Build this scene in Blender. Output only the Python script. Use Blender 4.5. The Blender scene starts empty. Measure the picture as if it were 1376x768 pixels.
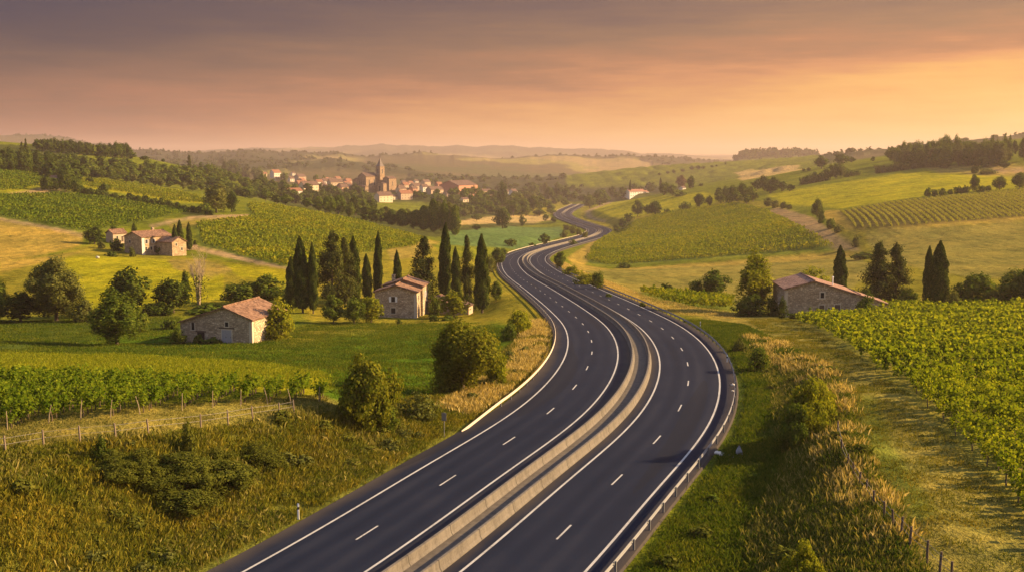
import bpy, math, random
import numpy as np

random.seed(7)
rng = np.random.default_rng(11)
S = bpy.context.scene
COL = S.collection

# ------------------------------------------------------------------ camera
IW, IH, F, HZ, HC = 1376.0, 768.0, 1475.0, 210.0, 25.0
TH = math.atan((IH / 2 - HZ) / F)
cam = bpy.data.cameras.new('camera')
cam.sensor_width = 36.0
cam.lens = 36.0 * F / IW
cam.clip_start, cam.clip_end = 0.5, 60000
camo = bpy.data.objects.new('camera', cam)
camo.location = (0, 0, HC)
camo.rotation_euler = (math.pi / 2 - TH, 0, 0)
COL.objects.link(camo)
S.camera = camo

# ------------------------------------------------------------------ light
SUN_AZ, SUN_EL = math.radians(80), math.radians(24.5)      # azimuth clockwise from the view direction (+Y)
sun = bpy.data.lights.new('sun', 'SUN')
sun.energy, sun.angle, sun.color = 5.0, math.radians(0.6), (1.0, 0.68, 0.33)
suno = bpy.data.objects.new('sun', sun)
sd = (math.sin(SUN_AZ) * math.cos(SUN_EL), math.cos(SUN_AZ) * math.cos(SUN_EL), math.sin(SUN_EL))
import mathutils
suno.rotation_euler = mathutils.Vector(sd).to_track_quat('Z', 'Y').to_euler()
COL.objects.link(suno)

S.view_settings.view_transform = 'Standard'
S.view_settings.look = 'None'
S.view_settings.exposure = 1.55
HAZE = 1.15e-4
S.view_settings.gamma = 1.0
S.cycles.max_bounces = 5
S.cycles.diffuse_bounces = 2
S.cycles.glossy_bounces = 1
S.cycles.transmission_bounces = 3
S.cycles.transparent_max_bounces = 4
S.cycles.volume_bounces = 0
S.cycles.caustics_reflective = False
S.cycles.caustics_refractive = False
S.cycles.use_denoising = True
S.cycles.sample_clamp_indirect = 4.0


def srgb(r, g, b):
    def f(c):
        c /= 255.0
        return c / 12.92 if c <= 0.04045 else ((c + 0.055) / 1.055) ** 2.4
    return (f(r), f(g), f(b), 1.0)


class NT:
    """thin helper round a node tree"""
    def __init__(self, tree):
        self.t = tree
        tree.nodes.clear()

    def n(self, typ, **kw):
        nd = self.t.nodes.new(typ)
        for k, v in kw.items():
            setattr(nd, k, v)
        return nd

    def l(self, a, b):
        self.t.links.new(a, b)

    def math(self, op, a, b=None, c=None, clamp=False):
        nd = self.n('ShaderNodeMath', operation=op, use_clamp=clamp)
        for i, v in enumerate((a, b, c)):
            if v is None:
                continue
            if isinstance(v, (int, float)):
                nd.inputs[i].default_value = v
            else:
                self.l(v, nd.inputs[i])
        return nd.outputs[0]

    def ramp(self, fac, stops, interp='LINEAR'):
        nd = self.n('ShaderNodeValToRGB')
        nd.color_ramp.interpolation = interp
        el = nd.color_ramp.elements
        while len(el) < len(stops):
            el.new(0.5)
        for e, (p, c) in zip(el, stops):
            e.position = p
            e.color = c if len(c) == 4 else (*c, 1)
        if fac is not None:
            self.l(fac, nd.inputs[0])
        return nd.outputs[0]

    def mix(self, fac, a, b, mode='MIX'):
        nd = self.n('ShaderNodeMix', data_type='RGBA', blend_type=mode)
        for sock, v in ((nd.inputs[0], fac), (nd.inputs[6], a), (nd.inputs[7], b)):
            if isinstance(v, (int, float)):
                sock.default_value = v
            elif isinstance(v, tuple):
                sock.default_value = v if len(v) == 4 else (*v, 1)
            else:
                self.l(v, sock)
        return nd.outputs[2]

    def noise(self, vec, scale, detail=3, rough=0.55):
        nd = self.n('ShaderNodeTexNoise')
        nd.inputs['Scale'].default_value = scale
        nd.inputs['Detail'].default_value = detail
        nd.inputs['Roughness'].default_value = rough
        if vec is not None:
            self.l(vec, nd.inputs['Vector'])
        return nd.outputs['Fac']

    def mapping(self, vec, scale=(1, 1, 1), rot=(0, 0, 0)):
        nd = self.n('ShaderNodeMapping')
        nd.inputs['Scale'].default_value = scale
        nd.inputs['Rotation'].default_value = rot
        self.l(vec, nd.inputs['Vector'])
        return nd.outputs[0]


# ------------------------------------------------------------------ sky
world = bpy.data.worlds.new('World')
S.world = world
world.use_nodes = True
N = NT(world.node_tree)
sky = N.n('ShaderNodeTexSky', sky_type='NISHITA')
sky.sun_disc = False
sky.sun_elevation = SUN_EL
sky.sun_rotation = SUN_AZ
sky.air_density, sky.dust_density, sky.ozone_density = 1.2, 3.0, 1.5
bgA = N.n('ShaderNodeBackground')
N.l(sky.outputs[0], bgA.inputs[0])
bgA.inputs[1].default_value = 0.125
tc = N.n('ShaderNodeTexCoord')
sep = N.n('ShaderNodeSeparateXYZ')
N.l(tc.outputs['Generated'], sep.inputs[0])
elev = N.math('MULTIPLY', N.math('ARCSINE', sep.outputs[2]), 57.2958)
azim = N.math('MULTIPLY', N.math('ARCTAN2', sep.outputs[0], sep.outputs[1]), 57.2958)
azc = N.math('MAXIMUM', N.math('MINIMUM', azim, 60.0), -60.0)
comb = N.n('ShaderNodeCombineXYZ')
N.l(N.math('MULTIPLY', azim, 0.055), comb.inputs[0])
N.l(N.math('MULTIPLY', elev, 0.42), comb.inputs[1])
nz = N.noise(comb.outputs[0], 1.0, 6, 0.62)
comb2 = N.n('ShaderNodeCombineXYZ')
N.l(N.math('ADD', N.math('MULTIPLY', azim, 0.13), N.math('MULTIPLY', elev, 0.25)), comb2.inputs[0])
N.l(N.math('MULTIPLY', elev, 1.5), comb2.inputs[1])
nz2 = N.noise(comb2.outputs[0], 1.0, 6, 0.65)
q = N.math('SUBTRACT', elev, N.math('MULTIPLY', azc, 0.062))
q = N.math('ADD', q, N.math('MULTIPLY', N.math('SUBTRACT', nz, 0.5), 5.0))
q = N.math('ADD', q, N.math('MULTIPLY', N.math('SUBTRACT', nz2, 0.5), 3.4))
qn = N.math('DIVIDE', N.math('ADD', q, 3.0), 30.0, clamp=True)      # -3..27 degrees -> 0..1
P = lambda d: (d + 3.0) / 30.0
left = N.ramp(qn, [(P(-3), srgb(246, 166, 112)), (P(0.8), srgb(218, 142, 104)), (P(2.9), srgb(166, 110, 88)), (P(4.2), srgb(138, 98, 82)), (P(6.2), srgb(100, 78, 76)),
                   (P(7.7), srgb(74, 62, 74)), (P(9.8), srgb(52, 50, 76)), (P(14), srgb(84, 82, 108)), (P(20), srgb(138, 138, 164)), (P(26), srgb(168, 176, 206))])
right = N.ramp(qn, [(P(-3), srgb(255, 222, 140)), (P(0.4), srgb(253, 202, 116)), (P(2.0), srgb(247, 182, 100)), (P(3.3), srgb(222, 150, 98)), (P(4.2), srgb(188, 128, 90)),
                    (P(5.5), srgb(160, 118, 88)), (P(6.8), srgb(136, 102, 86)), (P(9), srgb(104, 80, 82)), (P(18), srgb(136, 128, 148)), (P(26), srgb(168, 176, 206))])
azf = N.math('DIVIDE', N.math('ADD', azc, 22.0), 44.0, clamp=True)
cloud = N.mix(azf, left, right)
bgB = N.n('ShaderNodeBackground')
N.l(cloud, bgB.inputs[0])
bgB.inputs[1].default_value = 0.355
cover = N.ramp(N.math('DIVIDE', elev, 60.0, clamp=True), [(0.0, (1, 1, 1)), (0.2, (0.97, 0.97, 0.97)), (0.45, (0.8, 0.8, 0.8)), (1.0, (0.6, 0.6, 0.6))])
ms = N.n('ShaderNodeMixShader')
N.l(cover, ms.inputs[0])
N.l(bgA.outputs[0], ms.inputs[1])
N.l(bgB.outputs[0], ms.inputs[2])
wo = N.n('ShaderNodeOutputWorld')
N.l(ms.outputs[0], wo.inputs[0])


# ------------------------------------------------------------------ object helpers
def tag(o, label=None, cat=None, group=None, kind=None):
    if label:
        o['label'] = label
    if cat:
        o['category'] = cat
    if group:
        o['group'] = group
    if kind:
        o['kind'] = kind
    return o


def empty(name, loc, rz=0.0, scale=(1, 1, 1)):
    o = bpy.data.objects.new(name, None)
    o.empty_display_size = 0.5
    o.location = loc
    o.rotation_euler = (0, 0, rz)
    o.scale = scale
    COL.objects.link(o)
    return o


def link(name, me, parent=None):
    o = bpy.data.objects.new(name, me)
    COL.objects.link(o)
    if parent is not None:
        o.parent = parent
    return o


def mesh_np(name, V, Fq, mats, midx=None, smooth=False):
    V = np.asarray(V, dtype=np.float32)
    Fq = np.asarray(Fq, dtype=np.int32)
    me = bpy.data.meshes.new(name)
    m, k = Fq.shape
    me.vertices.add(len(V))
    me.vertices.foreach_set('co', V.ravel())
    me.loops.add(m * k)
    me.loops.foreach_set('vertex_index', Fq.ravel())
    me.polygons.add(m)
    me.polygons.foreach_set('loop_start', np.arange(0, m * k, k, dtype=np.int32))
    for mt in (mats if isinstance(mats, (list, tuple)) else [mats]):
        me.materials.append(mt)
    if midx is not None:
        me.polygons.foreach_set('material_index', np.asarray(midx, dtype=np.int32))
    me.polygons.foreach_set('use_smooth', np.full(m, bool(smooth)))
    me.update(calc_edges=True)
    return me


class MB:
    """collects boxes, prisms and tubes into one mesh"""
    def __init__(self):
        self.v, self.f, self.m = [], [], []

    def poly(self, pts, faces, mi=0):
        b = len(self.v)
        self.v += [tuple(p) for p in pts]
        for f in faces:
            self.f.append(tuple(b + i for i in f))
            self.m.append(mi)
        return self

    def box(self, x0, x1, y0, y1, z0, z1, mi=0):
        p = [(x0, y0, z0), (x1, y0, z0), (x1, y1, z0), (x0, y1, z0), (x0, y0, z1), (x1, y0, z1), (x1, y1, z1), (x0, y1, z1)]
        return self.poly(p, [(0, 3, 2, 1), (4, 5, 6, 7), (0, 1, 5, 4), (1, 2, 6, 5), (2, 3, 7, 6), (3, 0, 4, 7)], mi)

    def prism(self, prof, y0, y1, mi=0):
        """closed profile in x,z (counter-clockwise seen from -y) swept along y"""
        n = len(prof)
        p = [(x, y0, z) for x, z in prof] + [(x, y1, z) for x, z in prof]
        fs = [tuple(range(n)), tuple(range(2 * n - 1, n - 1, -1))]
        fs += [(i + n, (i + 1) % n + n, (i + 1) % n, i) for i in range(n)]
        return self.poly(p, fs, mi)

    def tube(self, pts, rads, seg=6, mi=0, cap=True):
        pts = [np.array(p, float) for p in pts]
        b = len(self.v)
        for i, (p, r) in enumerate(zip(pts, rads)):
            d = pts[min(i + 1, len(pts) - 1)] - pts[max(i - 1, 0)]
            d /= (np.linalg.norm(d) + 1e-9)
            a = np.array((1.0, 0, 0)) if abs(d[0]) < 0.8 else np.array((0, 1.0, 0))
            u = np.cross(d, a)
            u /= np.linalg.norm(u)
            w = np.cross(d, u)
            for k in range(seg):
                t = 2 * math.pi * k / seg
                self.v.append(tuple(p + r * (math.cos(t) * u + math.sin(t) * w)))
        for i in range(len(pts) - 1):
            for k in range(seg):
                k2 = (k + 1) % seg
                self.f.append((b + i * seg + k, b + i * seg + k2, b + (i + 1) * seg + k2, b + (i + 1) * seg + k))
                self.m.append(mi)
        if cap:
            self.f.append(tuple(b + (len(pts) - 1) * seg + k for k in range(seg)))
            self.m.append(mi)
            self.f.append(tuple(b + k for k in reversed(range(seg))))
            self.m.append(mi)
        return self

    def mesh(self, name, mats, smooth=False):
        me = bpy.data.meshes.new(name)
        me.from_pydata(self.v, [], self.f)
        for mt in (mats if isinstance(mats, (list, tuple)) else [mats]):
            me.materials.append(mt)
        if any(self.m):
            me.polygons.foreach_set('material_index', self.m)
        if smooth:
            me.polygons.foreach_set('use_smooth', [True] * len(self.f))
        me.update()
        return me

    def build(self, name, mats, parent=None, smooth=False):
        return link(name, self.mesh(name, mats, smooth), parent)


# ------------------------------------------------------------------ materials
def new_mat(name):
    m = bpy.data.materials.new(name)
    m.use_nodes = True
    return m, NT(m.node_tree)


def out(N, sh):
    o = N.n('ShaderNodeOutputMaterial')
    N.l(sh, o.inputs[0])


def principled(N, col, rough=0.8, bump=None, bdist=0.02, bstr=1.0, spec=0.3, metal=0.0):
    p = N.n('ShaderNodeBsdfPrincipled')
    if isinstance(col, tuple):
        p.inputs['Base Color'].default_value = col if len(col) == 4 else (*col, 1)
    else:
        N.l(col, p.inputs['Base Color'])
    if isinstance(rough, (int, float)):
        p.inputs['Roughness'].default_value = rough
    else:
        N.l(rough, p.inputs['Roughness'])
    p.inputs['Specular IOR Level'].default_value = spec
    p.inputs['Metallic'].default_value = metal
    if bump is not None:
        b = N.n('ShaderNodeBump')
        b.inputs['Distance'].default_value = bdist
        b.inputs['Strength'].default_value = bstr
        N.l(bump, b.inputs['Height'])
        N.l(b.outputs[0], p.inputs['Normal'])
    out(N, p.outputs[0])
    return p


def foliage(name, dark, mid, light, transl=0.35, objvar=0.25):
    m, N = new_mat(name)
    g = N.n('ShaderNodeNewGeometry')
    oi = N.n('ShaderNodeObjectInfo')
    r = g.outputs['Random Per Island']
    f = N.math('ADD', N.math('MULTIPLY', r, 1.0 - objvar), N.math('MULTIPLY', oi.outputs['Random'], objvar))
    col = N.ramp(f, [(0.0, dark), (0.5, mid), (1.0, light)])
    d = N.n('ShaderNodeBsdfDiffuse')
    t = N.n('ShaderNodeBsdfTranslucent')
    if name in ('leaf_vine_far', 'grass_green', 'grass_lush', 'grass_mixed'):      # patches of older and younger growth
        pn = N.noise(g.outputs['Position'], 0.045 if 'vine' in name else 0.22, 4, 0.6)
        col = N.mix(1.0, col, N.ramp(pn, [(0.30, (0.72, 0.84, 0.7)), (0.5, (1.0, 1.0, 0.9)), (0.68, (1.28, 1.12, 0.95))] if 'vine' in name else [(0.30, (0.55, 0.72, 0.6)), (0.5, (1.0, 1.0, 0.9)), (0.68, (1.38, 1.16, 0.95))]), 'MULTIPLY')
    N.l(col, d.inputs[0])
    tcol = N.mix(1.0, col, (1.0, 0.95, 0.45, 1), 'MULTIPLY')
    N.l(tcol, t.inputs[0])
    mx = N.n('ShaderNodeMixShader')
    mx.inputs[0].default_value = transl
    N.l(d.outputs[0], mx.inputs[1])
    N.l(t.outputs[0], mx.inputs[2])
    out(N, mx.outputs[0])
    return m


def plain(name, col, rough=0.7, var=0.25, scale=6.0, bdist=0.01, metal=0.0, spec=0.3):
    m, N = new_mat(name)
    t = N.n('ShaderNodeTexCoord')
    nz = N.noise(t.outputs['Object'], scale, 5, 0.6)
    c = N.mix(nz, tuple(x * (1 - var) for x in col[:3]), tuple(min(1, x * (1 + var)) for x in col[:3]))
    principled(N, c, rough, nz, bdist, 0.6, spec, metal)
    return m


def stone(name, a, b, c, sc=2.6):
    m, N = new_mat(name)
    t = N.n('ShaderNodeTexCoord')
    mp = N.mapping(t.outputs['Object'], (1, 1, 1.9))
    v = N.n('ShaderNodeTexVoronoi')
    v.inputs['Scale'].default_value = sc
    N.l(mp, v.inputs['Vector'])
    sepc = N.n('ShaderNodeSeparateColor')
    N.l(v.outputs['Color'], sepc.inputs[0])
    col = N.ramp(sepc.outputs[0], [(0, a), (0.55, b), (1, c)])
    v2 = N.n('ShaderNodeTexVoronoi', feature='DISTANCE_TO_EDGE')
    v2.inputs['Scale'].default_value = sc
    N.l(mp, v2.inputs['Vector'])
    joint = N.math('MULTIPLY', v2.outputs[0], 6.0, clamp=True)
    big = N.noise(t.outputs['Object'], 0.5, 5, 0.65)
    stain = N.ramp(big, [(0.3, (0.55, 0.5, 0.46)), (0.6, (1.05, 1.0, 0.95))])
    col = N.mix(1.0, col, stain, 'MULTIPLY')
    col = N.mix(joint, tuple(x * 0.55 for x in b), col)
    principled(N, col, 0.9, joint, 0.05, 0.8, 0.15)
    return m


def rooftile(name, a, b, c, axis=0):
    m, N = new_mat(name)
    t = N.n('ShaderNodeTexCoord')
    v = N.n('ShaderNodeTexVoronoi')
    v.inputs['Scale'].default_value = 1.0
    N.l(N.mapping(t.outputs['Object'], (2.8, 2.8, 2.8)), v.inputs['Vector'])
    sc = N.n('ShaderNodeSeparateColor')
    N.l(v.outputs['Color'], sc.inputs[0])
    big = N.noise(t.outputs['Object'], 0.7, 5, 0.7)
    f = N.math('ADD', N.math('MULTIPLY', sc.outputs[0], 0.5), N.math('MULTIPLY', big, 0.55))
    col = N.ramp(f, [(0.2, a), (0.5, b), (0.85, c)])
    w = N.n('ShaderNodeTexWave', wave_type='BANDS', bands_direction='Y' if axis == 0 else 'X')
    w.inputs['Scale'].default_value = 1.35
    N.l(t.outputs['Object'], w.inputs['Vector'])
    principled(N, col, 0.85, w.outputs['Fac'], 0.07, 0.9, 0.2)
    return m


M = {}
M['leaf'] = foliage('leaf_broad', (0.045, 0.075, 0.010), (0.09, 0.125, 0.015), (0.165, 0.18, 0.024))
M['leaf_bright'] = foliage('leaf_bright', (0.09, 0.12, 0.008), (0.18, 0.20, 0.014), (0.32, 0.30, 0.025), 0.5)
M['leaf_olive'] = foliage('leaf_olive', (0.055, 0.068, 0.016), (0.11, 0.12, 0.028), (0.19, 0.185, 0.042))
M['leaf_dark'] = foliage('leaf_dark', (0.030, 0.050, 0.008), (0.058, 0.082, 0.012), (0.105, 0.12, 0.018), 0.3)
M['leaf_rust'] = foliage('leaf_rust', (0.06, 0.03, 0.015), (0.13, 0.065, 0.03), (0.18, 0.10, 0.04), 0.25)
M['cypress'] = foliage('leaf_cypress', (0.018, 0.032, 0.007), (0.045, 0.064, 0.011), (0.10, 0.11, 0.018), 0.25)
M['conifer'] = foliage('leaf_conifer', (0.025, 0.036, 0.009), (0.06, 0.07, 0.016), (0.13, 0.125, 0.028), 0.25)
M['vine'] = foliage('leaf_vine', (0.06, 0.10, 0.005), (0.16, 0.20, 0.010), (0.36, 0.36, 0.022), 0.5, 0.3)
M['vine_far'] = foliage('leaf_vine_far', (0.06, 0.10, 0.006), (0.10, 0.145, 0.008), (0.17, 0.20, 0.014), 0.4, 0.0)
M['grass'] = foliage('grass_green', (0.068, 0.082, 0.010), (0.13, 0.132, 0.016), (0.23, 0.195, 0.03), 0.35, 0.0)
M['grass_lush'] = foliage('grass_lush', (0.042, 0.074, 0.007), (0.075, 0.11, 0.011), (0.135, 0.15, 0.018), 0.35, 0.0)
M['grass_dry'] = foliage('grass_dry', (0.22, 0.17, 0.04), (0.42, 0.31, 0.10), (0.62, 0.48, 0.20), 0.35, 0.0)
M['grass_mix'] = foliage('grass_mix', (0.08, 0.095, 0.016), (0.17, 0.16, 0.032), (0.34, 0.28, 0.09), 0.35, 0.0)
M['bark'] = plain('bark', (0.11, 0.08, 0.055), 0.95, 0.4, 5, 0.03)
M['bark_pale'] = plain('bark_pale', (0.32, 0.25, 0.17), 0.95, 0.3, 5, 0.02)
M['stone'] = stone('rubble_stone', (0.28, 0.215, 0.15), (0.50, 0.40, 0.28), (0.68, 0.56, 0.41))
M['stone_warm'] = stone('warm_rubble', (0.30, 0.22, 0.14), (0.44, 0.335, 0.215), (0.56, 0.44, 0.29), 1.6)
M['stone_pale'] = plain('dressed_stone', (0.50, 0.42, 0.32), 0.9, 0.15, 3)
M['roof'] = rooftile('clay_roof', (0.075, 0.044, 0.03), (0.19, 0.103, 0.064), (0.30, 0.18, 0.115))
M['roofX'] = rooftile('clay_roof_cross', (0.13, 0.06, 0.045), (0.30, 0.13, 0.085), (0.42, 0.22, 0.14), 1)
M['roof_pink'] = rooftile('pink_roof', (0.11, 0.065, 0.05), (0.26, 0.145, 0.105), (0.38, 0.23, 0.17))
M['roof_brown'] = rooftile('brown_roof', (0.06, 0.04, 0.033), (0.11, 0.066, 0.05), (0.17, 0.105, 0.08))
M['roof_village'] = rooftile('village_roof', (0.10, 0.047, 0.03), (0.22, 0.095, 0.055), (0.32, 0.155, 0.095))
M['hole'] = plain('dark_interior', (0.012, 0.011, 0.012), 0.6, 0.2)
M['wood_grey'] = plain('grey_wood', (0.30, 0.29, 0.30), 0.85, 0.2, 4)
M['wood_dark'] = plain('dark_wood', (0.10, 0.07, 0.05), 0.9, 0.3, 6)
M['wood_post'] = plain('weathered_post', (0.20, 0.15, 0.11), 0.9, 0.35, 6)
M['shutter'] = plain('white_paint', (0.72, 0.70, 0.68), 0.6, 0.06)
M['cream'] = plain('cream_render', (0.56, 0.45, 0.31), 0.9, 0.12, 0.8)
M['white_wall'] = plain('pale_render', (0.58, 0.52, 0.44), 0.9, 0.08, 0.8)
M['pink_wall'] = plain('pink_render', (0.42, 0.30, 0.215), 0.9, 0.14, 0.8)
M['ochre_wall'] = plain('ochre_render', (0.48, 0.30, 0.16), 0.9, 0.14, 0.8)
M['red_wall'] = plain('brick_render', (0.44, 0.20, 0.13), 0.9, 0.14, 0.8)
M['church'] = stone('church_stone', (0.26, 0.18, 0.12), (0.37, 0.26, 0.17), (0.46, 0.33, 0.22), 0.8)
M['slate'] = plain('spire_slate', (0.12, 0.095, 0.09), 0.7, 0.25, 1.0)
M['metal'] = plain('galvanised_steel', (0.20, 0.20, 0.21), 0.55, 0.15, 3, 0.004, 0.3, 0.4)
M['rail_pale'] = plain('pale_rail', (0.48, 0.41, 0.33), 0.6, 0.15, 2, 0.004)
M['plastic'] = plain('white_plastic', (0.78, 0.78, 0.78), 0.5, 0.04)
M['black'] = plain('black_band', (0.02, 0.02, 0.022), 0.5, 0.1)
M['sign_back'] = plain('sign_grey', (0.17, 0.17, 0.19), 0.5, 0.15, 3, 0.002)
M['bramble'] = foliage('leaf_bramble', (0.05, 0.062, 0.010), (0.095, 0.105, 0.015), (0.17, 0.16, 0.026), 0.3)
M['vine_green'] = foliage('leaf_vine_green', (0.04, 0.08, 0.005), (0.10, 0.145, 0.009), (0.22, 0.25, 0.018), 0.45, 0.3)
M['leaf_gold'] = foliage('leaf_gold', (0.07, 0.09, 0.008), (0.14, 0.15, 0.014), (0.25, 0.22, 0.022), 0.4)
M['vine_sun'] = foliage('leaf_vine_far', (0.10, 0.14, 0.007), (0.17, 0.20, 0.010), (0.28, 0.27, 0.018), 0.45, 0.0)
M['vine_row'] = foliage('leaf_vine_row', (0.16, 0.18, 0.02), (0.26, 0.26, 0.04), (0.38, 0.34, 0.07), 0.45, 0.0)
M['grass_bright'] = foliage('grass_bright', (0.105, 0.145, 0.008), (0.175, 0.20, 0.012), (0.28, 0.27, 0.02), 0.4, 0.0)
M['rock'] = plain('pale_rock', (0.5, 0.46, 0.4), 0.9, 0.25, 5, 0.05)
M['post_steel'] = plain('post_steel', (0.14, 0.14, 0.15), 0.6, 0.2)
M['farm_white'] = plain('farm_white', (0.72, 0.68, 0.62), 0.9, 0.06, 0.8)
M['wire'] = plain('fence_wire', (0.22, 0.2, 0.18), 0.6, 0.2)


# concrete barrier: streaks running down, darker foot
def concrete():
    m, N = new_mat('barrier_concrete')
    t = N.n('ShaderNodeTexCoord')
    uv = N.n('ShaderNodeUVMap', uv_map='lane')
    sx = N.n('ShaderNodeSeparateXYZ')
    N.l(uv.outputs[0], sx.inputs[0])
    jt = N.math('ABSOLUTE', N.math('SUBTRACT', N.math('FRACT', N.math('DIVIDE', sx.outputs[1], 6.0)), 0.5))
    joint = N.math('GREATER_THAN', jt, 0.492)
    seg = N.noise(N.mapping(uv.outputs[0], (0.0, 0.17, 0)), 1.0, 1, 0.5)
    n1 = N.noise(N.mapping(t.outputs['Object'], (0.9, 0.9, 0.12)), 1.6, 6, 0.7)
    n2 = N.noise(t.outputs['Object'], 6.0, 5, 0.7)
    f = N.math('ADD', N.math('ADD', N.math('MULTIPLY', n1, 0.5), N.math('MULTIPLY', seg, 0.2)), N.math('MULTIPLY', n2, 0.3))
    c = N.ramp(f, [(0.30, (0.045, 0.041, 0.036)), (0.47, (0.115, 0.101, 0.088)), (0.68, (0.185, 0.162, 0.14))])
    c = N.mix(joint, c, (0.04, 0.036, 0.032))
    principled(N, c, 0.9, n2, 0.01, 0.7, 0.2)
    return m


M['concrete'] = concrete()


def asphalt():
    m, N = new_mat('asphalt')
    uv = N.n('ShaderNodeUVMap', uv_map='lane')
    t = N.n('ShaderNodeTexCoord')
    sx = N.n('ShaderNodeSeparateXYZ')
    N.l(uv.outputs[0], sx.inputs[0])
    # worn wheel tracks run along the lanes (real wear, not shading)
    wt = N.math('SINE', N.math('MULTIPLY', sx.outputs[0], 2 * math.pi / 1.75))
    n1 = N.noise(N.mapping(uv.outputs[0], (0.5, 0.02, 1)), 1.0, 5, 0.6)
    n2 = N.noise(t.outputs['Object'], 14.0, 3, 0.7)
    n3 = N.noise(t.outputs['Object'], 0.12, 4, 0.6)
    f = N.math('ADD', N.math('MULTIPLY', n1, 0.45), N.math('MULTIPLY', n2, 0.25))
    f = N.math('ADD', f, N.math('MULTIPLY', n3, 0.3))
    f = N.math('ADD', f, N.math('MULTIPLY', wt, 0.05))
    c = N.ramp(f, [(0.25, (0.0045, 0.0072, 0.0165)), (0.5, (0.0095, 0.013, 0.027)), (0.75, (0.022, 0.025, 0.039))])
    # dust and grit gathered on the outer edges and along the walls
    ab = N.math('ABSOLUTE', sx.outputs[0])
    ed = N.math('MAXIMUM', N.math('MULTIPLY', N.math('SUBTRACT', ab, 10.2), 0.8), N.math('MULTIPLY', N.math('SUBTRACT', 2.5, ab), 0.9))
    ed = N.math('MULTIPLY', N.math('ADD', ed, N.math('MULTIPLY', N.math('SUBTRACT', n3, 0.5), 1.2)), 0.8, clamp=True)
    c = N.mix(N.math('MULTIPLY', ed, 0.7), c, (0.075, 0.06, 0.045))
    # repaired strips
    pt = N.noise(N.mapping(uv.outputs[0], (0.28, 0.011, 1)), 1.0, 1, 0.4)
    c = N.mix(N.math('MULTIPLY', N.math('GREATER_THAN', pt, 0.64), 0.55), c, (0.010, 0.011, 0.017))
    principled(N, c, 0.75, n2, 0.012, 0.5, 0.06)
    return m


M['asphalt'] = asphalt()
def road_paint():
    m, N = new_mat('road_paint')
    t = N.n('ShaderNodeTexCoord')
    a = N.noise(t.outputs['Object'], 5.0, 5, 0.75)
    b = N.noise(t.outputs['Object'], 0.35, 4, 0.6)
    f = N.math('ADD', N.math('MULTIPLY', a, 0.6), N.math('MULTIPLY', b, 0.4))
    c = N.ramp(f, [(0.34, (0.06, 0.06, 0.065)), (0.43, (0.30, 0.295, 0.29)), (0.62, (0.42, 0.415, 0.41))])   # worn through in places
    principled(N, c, 0.65, None, spec=0.2)
    return m


M['paint'] = road_paint()
M['gravel'] = plain('median_gravel', (0.085, 0.072, 0.06), 0.95, 0.7, 2.0, 0.06)
# ------------------------------------------------------------------ photograph geometry <-> place
SQ, CQ = math.sin(TH), math.cos(TH)


def ray(px, py):
    """bearing slope (x per metre of depth) and drop slope of the sight line through a picture point"""
    u = (np.asarray(px, float) - IW / 2) / F
    v = (IH / 2 - np.asarray(py, float)) / F
    dy = CQ + v * SQ
    return u / dy, (-SQ + v * CQ) / dy


def at(px, py, Y):
    a, b = ray(px, py)
    return np.array((a * Y, Y, HC + b * Y))


def project(x, y, z):
    dz = z - HC
    depth = y * CQ - dz * SQ
    up = y * SQ + dz * CQ
    depth = np.where(depth < 0.1, 0.1, depth)
    return IW / 2 + F * x / depth, IH / 2 - F * up / depth


# ------------------------------------------------------------------ the motorway's line
_kY = [0, 60, 110, 147, 200, 300, 490, 700, 970, 1410, 1700, 2400]
_kZ = [0.0, 0.0, 0.0, -0.8, -4.0, -10.0, -21.5, -31, -41, -48, -50, -53]
_Yd = np.linspace(0, 2400, 4801)
_Zd = np.interp(_Yd, _kY, _kZ)
for _ in range(3):
    _k = np.ones(81) / 81
    _Zd = np.convolve(np.pad(_Zd, 40, 'edge'), _k, 'valid')


def zroad(Y):
    return np.interp(Y, _Yd, _Zd)


CENTRE_PX = [(557, 768), (632, 712), (698, 657), (761, 610), (811, 570), (842, 533), (857, 500), (857, 470), (838, 440), (802, 415), (760, 391),
             (717, 367), (704, 349.6), (711, 342), (729, 335), (754, 328.3), (777, 322.5), (796, 317), (805, 311.5), (804, 308), (793, 304.0),
             (777, 298.5), (760, 292), (756, 287), (762, 282), (772.5, 277), (781, 273)]


def road_hit(px, py):
    a, b = ray(px, py)
    d = HC + b * _Yd - _Zd
    i = np.argmax((d < 0) & (_Yd > 40))
    t = d[i - 1] / (d[i - 1] - d[i])
    Y = _Yd[i - 1] + t * (_Yd[i] - _Yd[i - 1])
    return a * Y, Y


cp = np.array([road_hit(*p) for p in CENTRE_PX])
d0 = cp[0] - cp[1]
d0 /= np.linalg.norm(d0)
pre = [cp[0] + d0 * s + np.array((-1, 0)) * s * s * 0.0015 for s in (90, 60, 30)]
d1 = cp[-1] - cp[-2]
d1 /= np.linalg.norm(d1)
post = [cp[-1] + d1 * s for s in (60, 160, 300)]
cp = np.vstack([pre, cp, post])


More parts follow.
